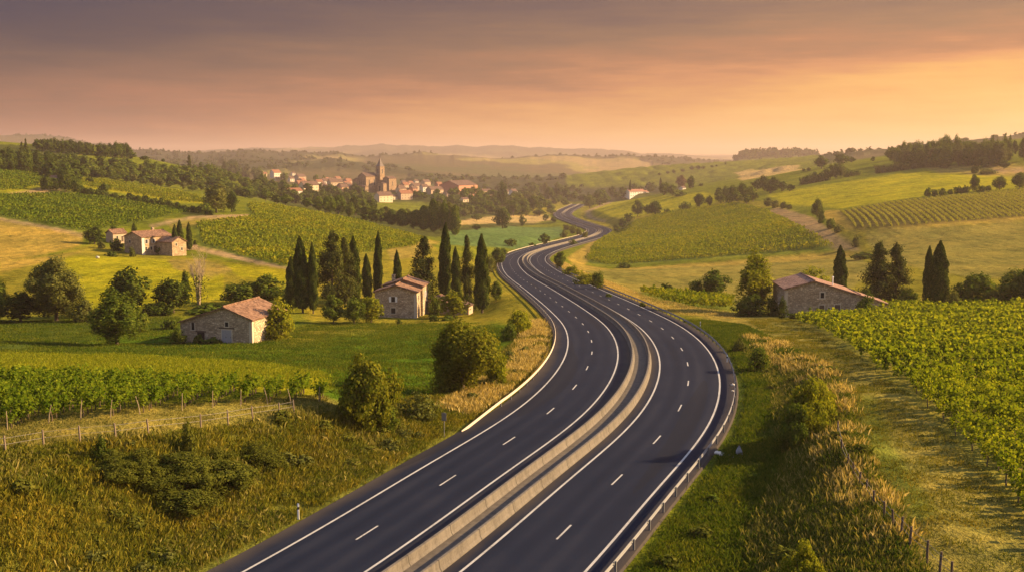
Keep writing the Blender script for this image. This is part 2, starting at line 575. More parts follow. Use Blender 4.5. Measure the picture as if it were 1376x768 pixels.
def catmull(P, step):
    P = np.vstack([2 * P[0] - P[1], P, 2 * P[-1] - P[-2]])
    o = []
    for i in range(1, len(P) - 2):
        p0, p1, p2, p3 = P[i - 1:i + 3]
        n = max(2, int(np.linalg.norm(p2 - p1) / step))
        t0, a = 0.0, 0.5
        t1 = t0 + np.linalg.norm(p1 - p0) ** a
        t2 = t1 + np.linalg.norm(p2 - p1) ** a
        t3 = t2 + np.linalg.norm(p3 - p2) ** a
        t = np.linspace(t1, t2, n, endpoint=False)[:, None]
        A1 = (t1 - t) / (t1 - t0) * p0 + (t - t0) / (t1 - t0) * p1
        A2 = (t2 - t) / (t2 - t1) * p1 + (t - t1) / (t2 - t1) * p2
        A3 = (t3 - t) / (t3 - t2) * p2 + (t - t2) / (t3 - t2) * p3
        B1 = (t2 - t) / (t2 - t0) * A1 + (t - t0) / (t2 - t0) * A2
        B2 = (t3 - t) / (t3 - t1) * A2 + (t - t1) / (t3 - t1) * A3
        o.append((t2 - t) / (t2 - t1) * B1 + (t - t1) / (t2 - t1) * B2)
    o.append(P[-2][None])
    return np.vstack(o)


def resample(L, step):
    s = np.concatenate([[0], np.cumsum(np.linalg.norm(np.diff(L, axis=0), axis=1))])
    n = int(s[-1] / step)
    t = np.linspace(0, s[-1], n + 1)
    return np.column_stack([np.interp(t, s, L[:, i]) for i in range(L.shape[1])])


cl = resample(catmull(cp, 1.0), 2.0)
for w in (9, 7):       # ease the curve a little, less where it is near
    k = np.ones(w) / w
    cl = np.column_stack([np.convolve(np.pad(cl[:, i], w // 2, 'reflect', reflect_type='odd'), k, 'valid') for i in range(2)])
cl = resample(cl, 2.0)
NCL = len(cl)
tan = np.gradient(cl, axis=0)
tan /= np.linalg.norm(tan, axis=1)[:, None]
nor = np.column_stack([tan[:, 1], -tan[:, 0]])          # points to the right of travel away from the camera
clz = zroad(cl[:, 1])
cls = np.arange(NCL) * 2.0


def road_dist(x, y):
    """distance to the centre line, signed offset and road height, for arrays"""
    x, y = np.asarray(x, float).ravel(), np.asarray(y, float).ravel()
    dist = np.empty(len(x))
    off = np.empty(len(x))
    zz = np.empty(len(x))
    c = cl[::2]
    for a in range(0, len(x), 4000):
        xx, yy = x[a:a + 4000], y[a:a + 4000]
        d2 = (xx[:, None] - c[None, :, 0]) ** 2 + (yy[:, None] - c[None, :, 1]) ** 2
        i = np.argmin(d2, axis=1) * 2
        i = np.minimum(i, NCL - 1)
        rx, ry = xx - cl[i, 0], yy - cl[i, 1]
        al = rx * tan[i, 0] + ry * tan[i, 1]
        of = rx * nor[i, 0] + ry * nor[i, 1]
        end = ((i == 0) & (al < -2)) | ((i >= NCL - 2) & (al > 4))
        dist[a:a + 4000] = np.where(end, np.hypot(rx, ry), np.abs(of))
        off[a:a + 4000] = of
        zz[a:a + 4000] = zroad(cl[i, 1] + al * tan[i, 1])
    return dist, off, zz


# ------------------------------------------------------------------ terrain heights from surveyed points (picture x, picture y, depth)
PTS = [
 (0,768,55),(0,690,62),(0,605,71),(200,590,76),(200,680,69),(430,550,92),(430,620,84),(560,545,106),(0,580,77),(0,505,115),(430,530,103),
 (430,500,125),(250,505,118),(600,525,122),(0,470,158),(300,480,150),(500,470,165),(0,440,198),(300,458,180),(140,458,183),(420,440,205),
 (540,427,235),(640,420,245),(700,440,183),(650,470,160),(690,470,150),(30,432,215),(200,420,225),(0,370,290),(100,345,345),(200,340,385),(280,360,330),
 (380,352,347),(380,400,260),(0,340,350),(0,300,440),(0,262,560),(130,308,430),(230,300,480),(260,290,510),(100,265,600),(240,286,545),
 (0,228,720),(60,222,860),(150,211,1000),(200,222,1000),(240,222,1150),(230,255,850),(330,266,850),(350,271,760),(420,284,690),(480,297,630),(565,324,515),
 (450,335,430),(540,345,420),(600,370,325),(640,345,440),(560,290,950),(640,300,1000),(700,318,740),(640,330,640),
 (440,272,1200),(500,262,1500),(370,255,1450),(620,258,1600),(430,287,1050),(520,281,1200),(680,275,1450),(560,300,860),
 (620,250,2300),(700,248,2400),(450,225,3100),(400,222,4300),(250,222,4300),(100,222,4500),(550,222,4900),(650,222,5000),(760,220,5000),(900,222,5000),
 (1000,224,5000),(800,247,2900),(760,232,3600),(560,225,3400),(350,228,2700),(250,225,2600),
 (500,212,9500),(900,214,9500),(100,212,9500),(1300,214,9500),(0,215,5200),(1376,214,5200),
 (1040,236,3600),(1040,234,2900),(1200,210,3200),(900,238,2200),(1000,221,2500),(860,230,2700),
 (860,266,1300),(930,250,1500),(1000,243,1350),(1080,228,1250),(1150,217,1250),(1250,220,1000),(1330,214,950),(1376,216,900),
 (1050,262,900),(1200,237,900),(1300,241,800),(1376,236,830),(1130,283,640),(1200,271,640),(1376,256,640),(1150,308,520),(1376,292,520),
 (1376,330,420),(1200,340,430),(1300,370,330),(1376,405,240),(1250,410,235),(790,352,545),(1120,335,500),(960,350,500),(990,275,880),
 (840,305,900),(1020,300,700),(900,330,620),(880,290,960),(900,385,330),(1000,395,290),(950,405,255),(870,372,385),(1050,427,200),(1150,425,200),
 (980,425,205),(960,440,178),(1010,450,165),(1060,478,135),(1110,500,117),(1130,530,100),(1150,600,79),(1200,690,63.5),(1250,760,55.5),
 (985,560,108),(1000,500,130),(980,620,90),(930,700,74),(1045,640,81),(1050,740,64.5),(1110,640,76.5),
 (1200,600,79.5),(1200,520,104),(1120,460,147),(1376,690,64.5),(1376,560,89.5),(1376,470,136),(1250,440,171),(1310,768,54.5),
]
AM = 0.445
_c, _z = [], []
for px, py, Y in PTS:
    p = at(px, py, Y)
    _c.append((math.atan2(p[0], p[1]), math.log(math.hypot(p[0], p[1]))))
    _z.append(p[2])
for i in list(range(0, NCL, 14)):
    x, y = cl[i]
    if y < 45:
        continue
    _c.append((math.atan2(x, y), math.log(math.hypot(x, y))))
    _z.append(clz[i])
for a in np.linspace(-AM, AM, 6):                         # near edge and far edge
    _c.append((a, math.log(36)))
    _z.append(3.0 if abs(a) > 0.2 else 1.0)
    _c.append((a, math.log(15000)))
    _z.append(40.0)
_c, _z = np.array(_c), np.array(_z)
_SX = 1.3


def _phi(r2):
    return 0.5 * r2 * np.log(r2 + 1e-12)


_n = len(_c)
_cs = _c * (_SX, 1.0)
_D2 = ((_cs[:, None] - _cs[None]) ** 2).sum(-1)
_A = np.zeros((_n + 3, _n + 3))
_A[:_n, :_n] = _phi(_D2) + np.eye(_n) * 2e-4
_A[:_n, _n] = 1
_A[:_n, _n + 1:] = _cs
_A[_n:, :_n] = _A[:_n, _n:].T
_w = np.linalg.solve(_A, np.concatenate([_z, [0, 0, 0]]))


def vnoise(x, y, seed=0):
    """smooth value noise, -1..1"""
    xi, yi = np.floor(x).astype(np.int64), np.floor(y).astype(np.int64)
    fx, fy = x - xi, y - yi
    fx, fy = fx * fx * (3 - 2 * fx), fy * fy * (3 - 2 * fy)

    def h(a, b):
        n = (a * 374761393 + b * 668265263 + seed * 974634721) & 0x7fffffff
        n = ((n ^ (n >> 13)) * 1274126177) & 0x7fffffff
        return ((n ^ (n >> 16)) & 0xffff) / 32767.5 - 1
    return (h(xi, yi) * (1 - fx) + h(xi + 1, yi) * fx) * (1 - fy) + (h(xi, yi + 1) * (1 - fx) + h(xi + 1, yi + 1) * fx) * fy


def fnoise(x, y, s, oct=4, seed=0):
    t, a, n = 0.0, 1.0, 0.0
    for i in range(oct):
        t = t + a * vnoise(x / s, y / s, seed + i)
        n += a
        a *= 0.5
        s /= 2.03
    return t / n


def ridge(D, width, pts):
    a = [(math.atan(float(ray(px, py)[0])), float(ray(px, py)[1])) for px, py in pts]
    return D, width, (np.array([q_[0] for q_ in a]), np.array([q_[1] for q_ in a]))


RIDGES = [
 ridge(3600, 330, [(940, 235), (985, 219), (992, 213), (1005, 208), (1030, 207), (1098, 208), (1104, 222), (1150, 235)]),
 ridge(3300, 500, [(300, 250), (350, 232), (400, 222), (450, 216), (500, 222), (560, 230), (640, 244), (700, 250)]),
 ridge(4500, 650, [(-80, 205), (60, 206), (150, 204), (200, 203), (245, 208), (285, 206), (330, 204), (370, 207), (420, 208), (455, 207), (490, 212), (540, 210), (570, 207), (610, 208), (660, 213), (710, 211), (760, 209), (800, 213), (850, 212), (900, 214), (960, 219), (1000, 226)]),
 ridge(6000, 700, [(-200, 190), (0, 184), (50, 186), (100, 191), (150, 197), (190, 203), (260, 212), (400, 216), (1040, 218), (1120, 214), (1160, 211), (1200, 208), (1300, 208), (1500, 206)]),
 ridge(9500, 1300, [(-100, 205), (200, 206), (330, 201), (400, 198), (480, 196), (560, 197), (640, 197), (700, 198), (780, 200), (860, 206), (950, 212), (1100, 214), (1376, 212)]),
]


def z_exact(x, y):
    x, y = np.asarray(x, float).ravel(), np.asarray(y, float).ravel()
    r = np.hypot(x, y)
    a = np.clip(np.arctan2(x, y), -AM, AM) * _SX
    lr = np.log(np.clip(r, 36, 15000))
    z = np.empty(len(x))
    for i in range(0, len(x), 20000):
        d2 = (a[i:i + 20000, None] - _cs[None, :, 0]) ** 2 + (lr[i:i + 20000, None] - _cs[None, :, 1]) ** 2
        z[i:i + 20000] = _phi(d2) @ _w[:_n] + _w[_n] + _w[_n + 1] * a[i:i + 20000] + _w[_n + 2] * lr[i:i + 20000]
    # natural unevenness: small near, real hills far
    z += fnoise(x, y, 9, 3, 3) * np.clip((r - 30) / 200, 0.12, 0.3)
    far = np.clip((r - 1800) / 2500, 0, 1)
    z += far * fnoise(x, y, 900, 5, 9) * 9
    ang_ = np.arctan2(x, y)
    for D_, wd, prof_ in RIDGES:                          # the ridges seen one behind another
        zt = HC + D_ * np.interp(ang_, prof_[0], prof_[1]) + 0.0016 * D_ * fnoise(ang_ * 60 + D_, ang_ * 0, 1.0, 4, 17)
        g_ = np.exp(-((r - D_ * (1 + 0.05 * fnoise(ang_ * 8 + D_, ang_ * 0, 1.0, 2, 19))) / wd) ** 2)
        z = np.where(zt > z, z + (zt - z) * g_, z)
    d, of, zr = road_dist(x, y)
    ww = np.clip(9 + 0.012 * r, 9, 26)
    t = np.clip((d - 12.6 - 0.001 * r) / ww, 0, 1)
    t = t * t * (3 - 2 * t)
    return zr * (1 - t) + z * t - (1 - t) * np.clip(0.12 + r * 0.0006, 0.12, 0.9)


# polar sheet: rows evenly spread in 1/r near and in log r far; columns dense inside the view
rows = np.sort(np.concatenate([1 / np.linspace(1 / 34.0, 1 / 330.0, 520), np.exp(np.linspace(math.log(330), math.log(14000), 430))[1:]]))
dense = np.linspace(-0.5, 0.5, 900)
side = np.linspace(0.5, math.pi, 40)[1:]
cols = np.concatenate([-side[::-1], dense, side[:-1]])
NR, NC = len(rows), len(cols)
RR, AA = np.meshgrid(rows, cols, indexing='ij')
GX, GY = RR * np.sin(AA), RR * np.cos(AA)
GZ = z_exact(GX, GY).reshape(NR, NC)


def zg(x, y):
    """height of the ground sheet"""
    x, y = np.asarray(x, float), np.asarray(y, float)
    ri = np.interp(np.hypot(x, y), rows, np.arange(NR))
    ci = np.interp(np.arctan2(x, y), cols, np.arange(NC))
    r0 = np.clip(ri.astype(int), 0, NR - 2)
    c0 = np.clip(ci.astype(int), 0, NC - 2)
    fr, fc = ri - r0, ci - c0
    return (GZ[r0, c0] * (1 - fr) + GZ[r0 + 1, c0] * fr) * (1 - fc) + (GZ[r0, c0 + 1] * (1 - fr) + GZ[r0 + 1, c0 + 1] * fr) * fc


_YS = np.exp(np.linspace(math.log(36), math.log(12000), 5000))


def hit(px, py, y0=0.0):
    """first ground point met by the sight line, beyond depth y0"""
    a, b = ray(px, py)
    zz = zg(a * _YS, _YS)
    d = HC + b * _YS - zz
    ok = (d < 0) & (_YS > y0)
    if not ok.any():
        return None
    i = int(np.argmax(ok))
    if i == 0:
        Y = _YS[0]
    else:
        t = d[i - 1] / (d[i - 1] - d[i]) if d[i - 1] > 0 else 1.0
        Y = _YS[i - 1] + t * (_YS[i] - _YS[i - 1])
    return np.array((a * Y, Y, float(zg(a * Y, Y))))


def inpoly(px, py, poly):
    px, py = np.asarray(px), np.asarray(py)
    c = np.zeros(px.shape, bool)
    n = len(poly)
    for i in range(n):
        x1, y1 = poly[i]
        x2, y2 = poly[(i + 1) % n]
        if y1 == y2:
            continue
        m = (y1 > py) != (y2 > py)
        c ^= m & (px < (x2 - x1) * (py - y1) / (y2 - y1) + x1)
    return c


# ------------------------------------------------------------------ land use: what grows where (albedo only)
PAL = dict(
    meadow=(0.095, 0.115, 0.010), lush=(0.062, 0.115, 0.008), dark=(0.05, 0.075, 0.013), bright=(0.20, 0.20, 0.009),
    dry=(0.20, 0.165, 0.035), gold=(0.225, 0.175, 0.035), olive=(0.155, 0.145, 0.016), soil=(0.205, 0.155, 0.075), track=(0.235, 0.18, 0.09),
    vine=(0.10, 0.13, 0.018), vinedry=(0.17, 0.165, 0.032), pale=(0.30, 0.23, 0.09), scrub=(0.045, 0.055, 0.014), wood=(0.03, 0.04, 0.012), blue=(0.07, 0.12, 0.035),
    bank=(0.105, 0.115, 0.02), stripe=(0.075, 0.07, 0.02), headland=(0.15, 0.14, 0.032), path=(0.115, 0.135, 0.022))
# polygon in picture points, depth range in metres, cover
LAND = [
 # far country
 ('meadow', [(-900,160),(2300,160),(2300,330),(-900,330)], 700, 99999),
 # left hill
 ('meadow', [(-900,150),(400,150),(420,262),(340,268),(-900,290)], 500, 1300),
 ('meadow', [(96,212),(150,211),(235,219),(230,228),(110,224)], 600, 1500),
 ('dry', [(190,234),(215,232),(275,235),(320,240),(290,244),(200,240)], 500, 1500),
 ('scrub', [(-300,190),(105,196),(105,232),(95,262),(75,262),(60,232),(-300,225)], 500, 1200),
 ('bright', [(-300,215),(0,226),(45,231),(62,238),(55,250),(30,258),(-300,256)], 350, 900),
 ('bright', [(80,241),(120,240),(200,250),(268,264),(275,274),(235,272),(180,262),(125,254),(90,256)], 400, 1000),
 ('soil', [(-300,270),(0,262),(60,252),(82,255),(60,266),(0,270)], 350, 800),
 ('scrub', [(60,254),(80,256),(120,262),(200,268),(290,285),(280,293),(200,282),(90,268)], 400, 800),
 ('vine', [(-400,258),(0,262),(75,259),(120,262),(200,271),(262,283),(225,290),(165,303),(110,312),(60,302),(0,292),(-400,280)], 350, 800),
 ('gold', [(-400,290),(0,294),(60,303),(112,315),(108,330),(60,342),(0,352),(-400,380)], 250, 520),
 ('track', [(-100,292),(0,292.5),(50,301),(112,314),(112,318),(50,305),(0,297),(-100,298)], 300, 520),
 ('olive', [(-400,352),(0,352),(85,340),(120,330),(230,344),(380,358),(400,380),(385,420),(-400,432)], 180, 420),
 ('bright', [(85,346),(150,344),(240,350),(300,362),(300,400),(100,430),(85,380)], 200, 400),
 ('gold', [(0,352),(85,342),(120,336),(60,352),(0,366)], 250, 420),
 ('dry', [(225,350),(270,348),(320,362),(285,372),(235,362)], 250, 420),
 ('bright', [(300,352),(385,365),(385,385),(320,372)], 250, 420),
 ('track', [(200,303),(228,296),(262,290),(300,289),(335,288),(335,291),(262,294),(232,300),(205,306)], 350, 700),
 ('dry', [(225,302),(262,297),(300,292),(345,291),(300,298),(262,302),(235,310)], 350, 700),
 ('track', [(262,330),(300,338),(340,348),(400,358),(400,364),(340,354),(290,343),(262,336)], 280, 460),
 ('vine', [(262,302),(345,292),(330,280),(335,272),(400,280),(480,296),(572,322),(560,333),(500,340),(430,350),(390,360),(330,346),(270,330)], 280, 900),
 ('bright', [(335,272),(400,280),(480,296),(520,308),(470,308),(400,300),(345,292)], 280, 900),
 ('olive', [(480,340),(560,332),(575,322),(680,335),(700,400),(690,440),(560,440),(420,440),(400,400),(440,350)], 180, 560),
 ('dry', [(520,335),(575,322),(590,326),(560,345),(525,350)], 280, 560),
 # valley behind
 ('scrub', [(330,262),(420,255),(640,245),(760,255),(700,300),(620,320),(560,318),(480,296),(400,280)], 560, 2400),
 ('meadow', [(495,272),(580,272),(600,280),(560,286),(500,284)], 800, 1400),
 ('pale', [(615,298),(640,293),(690,289),(735,288),(742,296),(700,302),(650,305),(618,308)], 700, 1500),
 ('scrub', [(600,303),(742,297),(748,300),(640,309),(600,310)], 700, 1200),
 ('blue', [(600,312),(660,306),(735,300),(752,304),(760,316),(720,330),(690,336),(640,334),(590,330)], 500, 1100),
 ('meadow', [(580,328),(690,334),(700,345),(660,352),(600,345)], 380, 700),
 ('olive', [(690,258),(770,262),(770,275),(745,288),(690,290)], 900, 2600),
 # left fields by the road
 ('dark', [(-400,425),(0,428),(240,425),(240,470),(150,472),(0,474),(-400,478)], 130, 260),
 ('lush', [(130,440),(240,440),(370,440),(430,432),(660,432),(700,440),(640,500),(590,530),(430,530),(250,505),(100,478)], 90, 290),
 ('olive', [(370,446),(440,432),(650,428),(660,440),(560,442),(450,452),(380,470)], 150, 290),
 ('bright', [(-400,470),(0,474),(170,476),(330,486),(440,500),(450,520),(420,530),(200,512),(0,506),(-400,520)], 90, 200),
 ('lush', [(430,520),(560,520),(590,530),(520,552),(430,545)], 85, 140),
 ('headland', [(-500,545),(0,560),(200,545),(430,530),(470,545),(430,560),(200,590),(0,612),(-500,680)], 60, 118),
 ('bank', [(-900,690),(0,606),(200,588),(430,558),(470,548),(600,530),(690,470),(730,430),(760,470),(640,570),(280,790),(-400,1300)], 30, 190),
 ('gold', [(585,545),(690,490),(705,440),(740,425),(752,450),(745,490),(640,560)], 80, 190),
 ('olive', [(660,420),(720,395),(760,440),(740,470),(700,440)], 150, 300),
 # right
 ('meadow', [(760,225),(1000,215),(1100,232),(1060,265),(900,275),(780,280)], 800, 3300),
 ('pale', [(985,236),(1090,226),(1090,240),(1000,245)], 1300, 3300),
 ('olive', [(780,262),(900,268),(1000,270),(1060,270),(1000,290),(800,310),(780,300)], 500, 1700),
 ('bright', [(795,276),(850,266),(900,264),(945,258),(965,262),(960,275),(900,285),(850,292),(800,293)], 700, 1700),
 ('track', [(786,284),(830,266),(832,268),(793,284),(796,291),(815,297),(812,299),(790,293)], 600, 1900),
 ('meadow', [(1040,240),(1120,222),(1230,210),(1260,222),(1150,245),(1060,262)], 700, 1400),
 ('bright', [(1028,262),(1130,245),(1290,222),(1330,232),(1376,236),(1700,232),(1700,262),(1376,252),(1250,262),(1130,280),(1060,275)], 500, 1100),
 ('dry', [(1240,225),(1300,222),(1700,216),(1700,232),(1376,238),(1320,236),(1260,232)], 600, 1200),
 ('soil', [(1330,226),(1500,229),(1500,234),(1330,232)], 600, 1200),
 ('stripe', [(1126,284),(1200,270),(1376,253),(1700,225),(1700,265),(1376,292),(1250,302),(1150,310)], 420, 760),
 ('gold', [(1095,285),(1126,282),(1150,309),(1376,291),(1700,262),(1700,270),(1376,297),(1160,314),(1130,306)], 400, 760),
 ('olive', [(1100,300),(1150,312),(1376,296),(1700,266),(1700,420),(1376,412),(1200,415),(1100,400),(1040,350),(1140,345)], 220, 560),
 ('headland', [(1160,312),(1376,297),(1500,290),(1500,380),(1300,372),(1180,350)], 250, 520),
 ('vine', [(786,352),(788,344),(800,326),(836,302),(850,296),(900,285),(960,277),(990,273),(1030,283),(1085,310),(1124,333),(1040,340),(960,347),(880,353),(810,357)], 480, 1000),
 ('soil', [(1045,278),(1092,292),(1130,318),(1160,338),(1124,336),(1085,311),(1030,285)], 420, 900),
 ('gold', [(762,346),(790,328),(826,304),(842,302),(826,318),(798,340),(786,356),(820,362),(960,352),(1130,338),(1160,340),(1150,348),(960,362),(850,372),(780,368)], 400, 1000),
 ('headland', [(780,364),(960,358),(1150,346),(1180,360),(1100,420),(1040,425),(900,412),(830,385)], 230, 560),
 ('gold', [(760,352),(800,372),(870,398),(930,412),(985,420),(985,428),(900,420),(800,388),(740,352)], 180, 560),
 ('vine', [(856,393),(960,398),(985,402),(985,418),(930,416),(880,404)], 210, 330),
 ('dry', [(930,418),(985,420),(1045,425),(1060,440),(1030,470),(1000,445),(950,432)], 120, 240),
 ('headland', [(1000,428),(1060,428),(1110,450),(1165,487),(1240,545),(1290,595),(1340,650),(1376,690),(1700,900),(1700,1300),(1230,768),(1150,600),(1130,520),(1060,468)], 20, 230),
 ('path', [(1125,530),(1175,530),(1200,600),(1260,690),(1230,700),(1150,600)], 45, 110),
 ('vinedry', [(1055,432),(1110,448),(1170,487),(1245,545),(1295,595),(1345,650),(1380,692),(1900,1100),(1900,400),(1376,410),(1195,412),(1150,425)], 40, 260),
 ('bank', [(870,420),(940,432),(1000,440),(1060,468),(1115,500),(1135,530),(1155,600),(1235,768),(1300,1300),(830,1300),(960,620),(985,560),(968,480)], 20, 200),
 ('gold', [(1010,455),(1050,462),(1115,495),(1140,530),(1158,600),(1240,740),(1215,745),(1130,610),(1110,520),(1040,480)], 40, 180),
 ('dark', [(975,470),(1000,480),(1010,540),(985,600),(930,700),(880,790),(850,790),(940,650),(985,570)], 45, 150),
]
PX, PY = project(GX, GY, GZ)
JX = PX + vnoise(GX / 3.0, GY / 3.0, 21) * 1.2
JY = PY + vnoise(GX / 3.0 + 50, GY / 3.0, 22) * 0.7
FIELD = np.empty((NR, NC, 3))
FIELD[:] = PAL['meadow']
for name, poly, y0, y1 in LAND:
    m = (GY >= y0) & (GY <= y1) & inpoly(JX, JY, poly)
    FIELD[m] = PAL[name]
# far country: woods and pale fields in patches
rr = np.hypot(GX, GY)
farw = rr > 1750
n1 = fnoise(GX + 400, GY * 0.75, 620, 5, 31) + 0.0002 * np.clip(GZ, -60, 200)
n2 = fnoise(GX, GY * 0.8 + 900, 380, 4, 41)
cfar = np.empty_like(FIELD)
cfar[:] = (0.075, 0.068, 0.035)
cfar[n2 > 0.20] = (0.17, 0.16, 0.05)
cfar[n2 > 0.36] = (0.21, 0.165, 0.075)
cfar[n2 < -0.2] = (0.06, 0.07, 0.03)
WOODMASK = farw & (n1 > -0.06)
cfar[WOODMASK] = (0.035, 0.042, 0.02)
keep = farw & ~((GY < 3300) & (PX > 760) & (PX < 1100) & (PY < 255)) & ~((PX > 985) & (PX < 1100) & (GY < 3400))
FIELD[keep] = cfar[keep]
GZ[WOODMASK] += 4 + 5 * np.abs(vnoise(GX[WOODMASK] / 30, GY[WOODMASK] / 30, 5))

# soft borders between one cover and the next


def blur(A, nr, nc):
    for ax, k in ((0, nr), (1, nc)):
        P_ = np.pad(A, [(k, k) if i == ax else (0, 0) for i in range(3)], 'edge')
        A = sum(np.take(P_, np.arange(j, j + A.shape[ax]), axis=ax) for j in range(2 * k + 1)) / (2 * k + 1)
    return A


n_ = int(np.argmax(rows > 260))
FIELD[:n_] = blur(blur(FIELD[:n_ + 8], 3, 4)[:n_], 2, 3)
FIELD[n_ - 8:] = blur(FIELD[n_ - 8:], 1, 1)
V = np.column_stack([GX.ravel(), GY.ravel(), GZ.ravel()])
ii = np.arange(NR * NC).reshape(NR, NC)
nx = np.roll(ii, -1, axis=1)
Q = np.stack([ii[:-1], nx[:-1], nx[1:], ii[1:]], -1).reshape(-1, 4)[:, ::-1]


def ground_mat():
    m, N = new_mat('ground')
    at_ = N.n('ShaderNodeAttribute', attribute_name='field')
    g = N.n('ShaderNodeNewGeometry')
    pos = g.outputs['Position']
    nA = N.noise(pos, 0.035, 5, 0.6)
    nB = N.noise(pos, 0.45, 5, 0.65)
    nC = N.noise(pos, 3.2, 4, 0.7)
    streak = N.noise(N.mapping(pos, (0.30, 0.05, 0.3), (0, 0, 0.5)), 1.0, 4, 0.6)
    v = N.math('ADD', N.math('MULTIPLY', nB, 0.8), N.math('MULTIPLY', nC, 0.9))
    v = N.math('ADD', v, N.math('MULTIPLY', streak, 0.7))
    v = N.math('ADD', v, N.math('MULTIPLY', nA, 0.6))          # mean 1.5
    val = N.math('MAXIMUM', N.math('ADD', N.math('MULTIPLY', N.math('SUBTRACT', v, 1.5), 1.9), 1.0), 0.25)
    cc = N.n('ShaderNodeCombineXYZ')
    for i in range(3):
        N.l(val, cc.inputs[i])
    col = N.mix(1.0, at_.outputs['Color'], cc.outputs[0], 'MULTIPLY')
    dryf = N.ramp(N.math('ADD', N.math('MULTIPLY', nB, 0.5), N.math('MULTIPLY', nA, 0.5)), [(0.45, (0, 0, 0)), (0.72, (0.55, 0.55, 0.55))])
    dryc = N.mix(1.0, col, (1.75, 1.2, 0.9, 1), 'MULTIPLY')
    col = N.mix(dryf, col, dryc)
    h = N.math('ADD', N.math('MULTIPLY', nB, 1.0), N.math('MULTIPLY', nC, 0.35))
    b = N.n('ShaderNodeBump')
    b.inputs['Distance'].default_value = 1.1
    b.inputs['Strength'].default_value = 0.9
    N.l(h, b.inputs['Height'])
    d = N.n('ShaderNodeBsdfDiffuse')
    N.l(col, d.inputs[0])
    N.l(b.outputs[0], d.inputs['Normal'])
    out(N, d.outputs[0])
    return m


M['ground'] = ground_mat()
# the hub under the camera closes the sheet
hub = len(V)
V = np.vstack([V, [(0, 0, float(GZ[0].mean()))]])
me = mesh_np('terrain', V, Q, M['ground'], smooth=True)
ca = me.color_attributes.new('field', 'FLOAT_COLOR', 'POINT')
cbuf = np.ones((len(V), 4), np.float32)
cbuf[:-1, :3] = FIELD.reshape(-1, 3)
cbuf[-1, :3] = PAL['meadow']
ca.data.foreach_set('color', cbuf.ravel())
import bmesh
bm = bmesh.new()
bm.from_mesh(me)
bm.verts.ensure_lookup_table()
for j in range(NC):
    bm.faces.new((bm.verts[hub], bm.verts[(j + 1) % NC], bm.verts[j]))
bm.to_mesh(me)
bm.free()
terrain = link('terrain', me)
tag(terrain, kind='structure')
ZMIN, ZMAX = float(GZ.min()), float(GZ.max())
print('terrain', NR, NC, 'z', ZMIN, ZMAX)
# ------------------------------------------------------------------ motorway
def offs(o):
    return cl + nor * o


I0 = int(np.argmax(cl[:, 1] > 28))
I1 = int(np.argmax(cl[:, 1] > 1850)) or NCL - 1


def strip(prof, i0=None, i1=None, step=1, uvs=False):
    """profile of (offset, height above the road) swept along the road; quads"""
    i0 = I0 if i0 is None else i0
    i1 = I1 if i1 is None else i1
    idx = np.arange(i0, i1 + 1, step)
    k = len(prof)
    V = np.empty((len(idx), k, 3))
    for j, (o, h) in enumerate(prof):
        V[:, j, :2] = cl[idx] + nor[idx] * o
        V[:, j, 2] = clz[idx] + h
    n = len(idx)
    g = np.arange(n * k).reshape(n, k)
    Q = np.stack([g[:-1, :-1], g[:-1, 1:], g[1:, 1:], g[1:, :-1]], -1).reshape(-1, 4)
    return V.reshape(-1, 3), Q, idx


carr = {}
prof = [(-12.3, -1.0), (-11.6, 0.0), (-9.5, 0.012), (-6.1, 0.03), (-2.65, 0.045), (0, 0.05), (2.65, 0.045), (6.1, 0.03), (9.6, 0.012), (11.5, 0.0), (12.2, -1.0)]
V, Q, idx = strip(prof)
me = mesh_np('motorway', V, Q, M['asphalt'])
uv = me.uv_layers.new(name='lane')
offv = np.tile([p[0] for p in prof], len(idx))
lenv = np.repeat(cls[idx], len(prof))
lv = Q.ravel()
uv.data.foreach_set('uv', np.column_stack([offv[lv], lenv[lv]]).astype(np.float32).ravel())
road = link('motorway', me)
tag(road, kind='structure')


def crown(o):
    return float(np.interp(o, [p[0] for p in prof], [p[1] for p in prof]))


def line(o, w, name):
    a, b = o - w / 2, o + w / 2
    V, Q, _ = strip([(a, crown(a) + 0.006), (b, crown(b) + 0.006)])
    return link(name, mesh_np(name, V, Q, M['paint']), road)


for o in (-9.5, -2.65, 2.65, 9.6):
    line(o, 0.18, 'edge_line')
# lane dashes, 3 m of paint every 13 m
nd = 0
far_v, far_q = [], []
for o in (-6.1, 6.1):
    s0 = 9.0 if o > 0 else 4.0
    ss = np.arange(cls[I0] + s0, cls[I1] - 4, 13.0)
    for k, s in enumerate(ss):
        t = np.array((s, s + 1.5, s + 3.0))
        cx, cy = np.interp(t, cls, cl[:, 0]), np.interp(t, cls, cl[:, 1])
        nxn, nyn = np.interp(t, cls, nor[:, 0]), np.interp(t, cls, nor[:, 1])
        zz = np.interp(t, cls, clz) + crown(o) + 0.008
        w = 0.07
        v = np.vstack([np.column_stack([cx + nxn * (o - w), cy + nyn * (o - w), zz]), np.column_stack([cx + nxn * (o + w), cy + nyn * (o + w), zz])])
        q = np.array([(0, 3, 4, 1), (1, 4, 5, 2)])
        if k < 45:
            link('lane_dash', mesh_np('lane_dash', v, q, M['paint']), road)
        else:
            far_q.append(q + 6 * len(far_v))
            far_v.append(v)
fd = link('lane_dash', mesh_np('lane_dash', np.vstack(far_v), np.vstack(far_q), M['paint']), road)
fd['kind'] = 'stuff'

# median gravel between the walls
V, Q, _ = strip([(-0.62, 0.10), (-0.2, 0.16), (0.3, 0.12), (0.8, 0.17), (1.22, 0.10)])
gm = link('median_strip', mesh_np('median_strip', V, Q, M['gravel'], smooth=True), road)

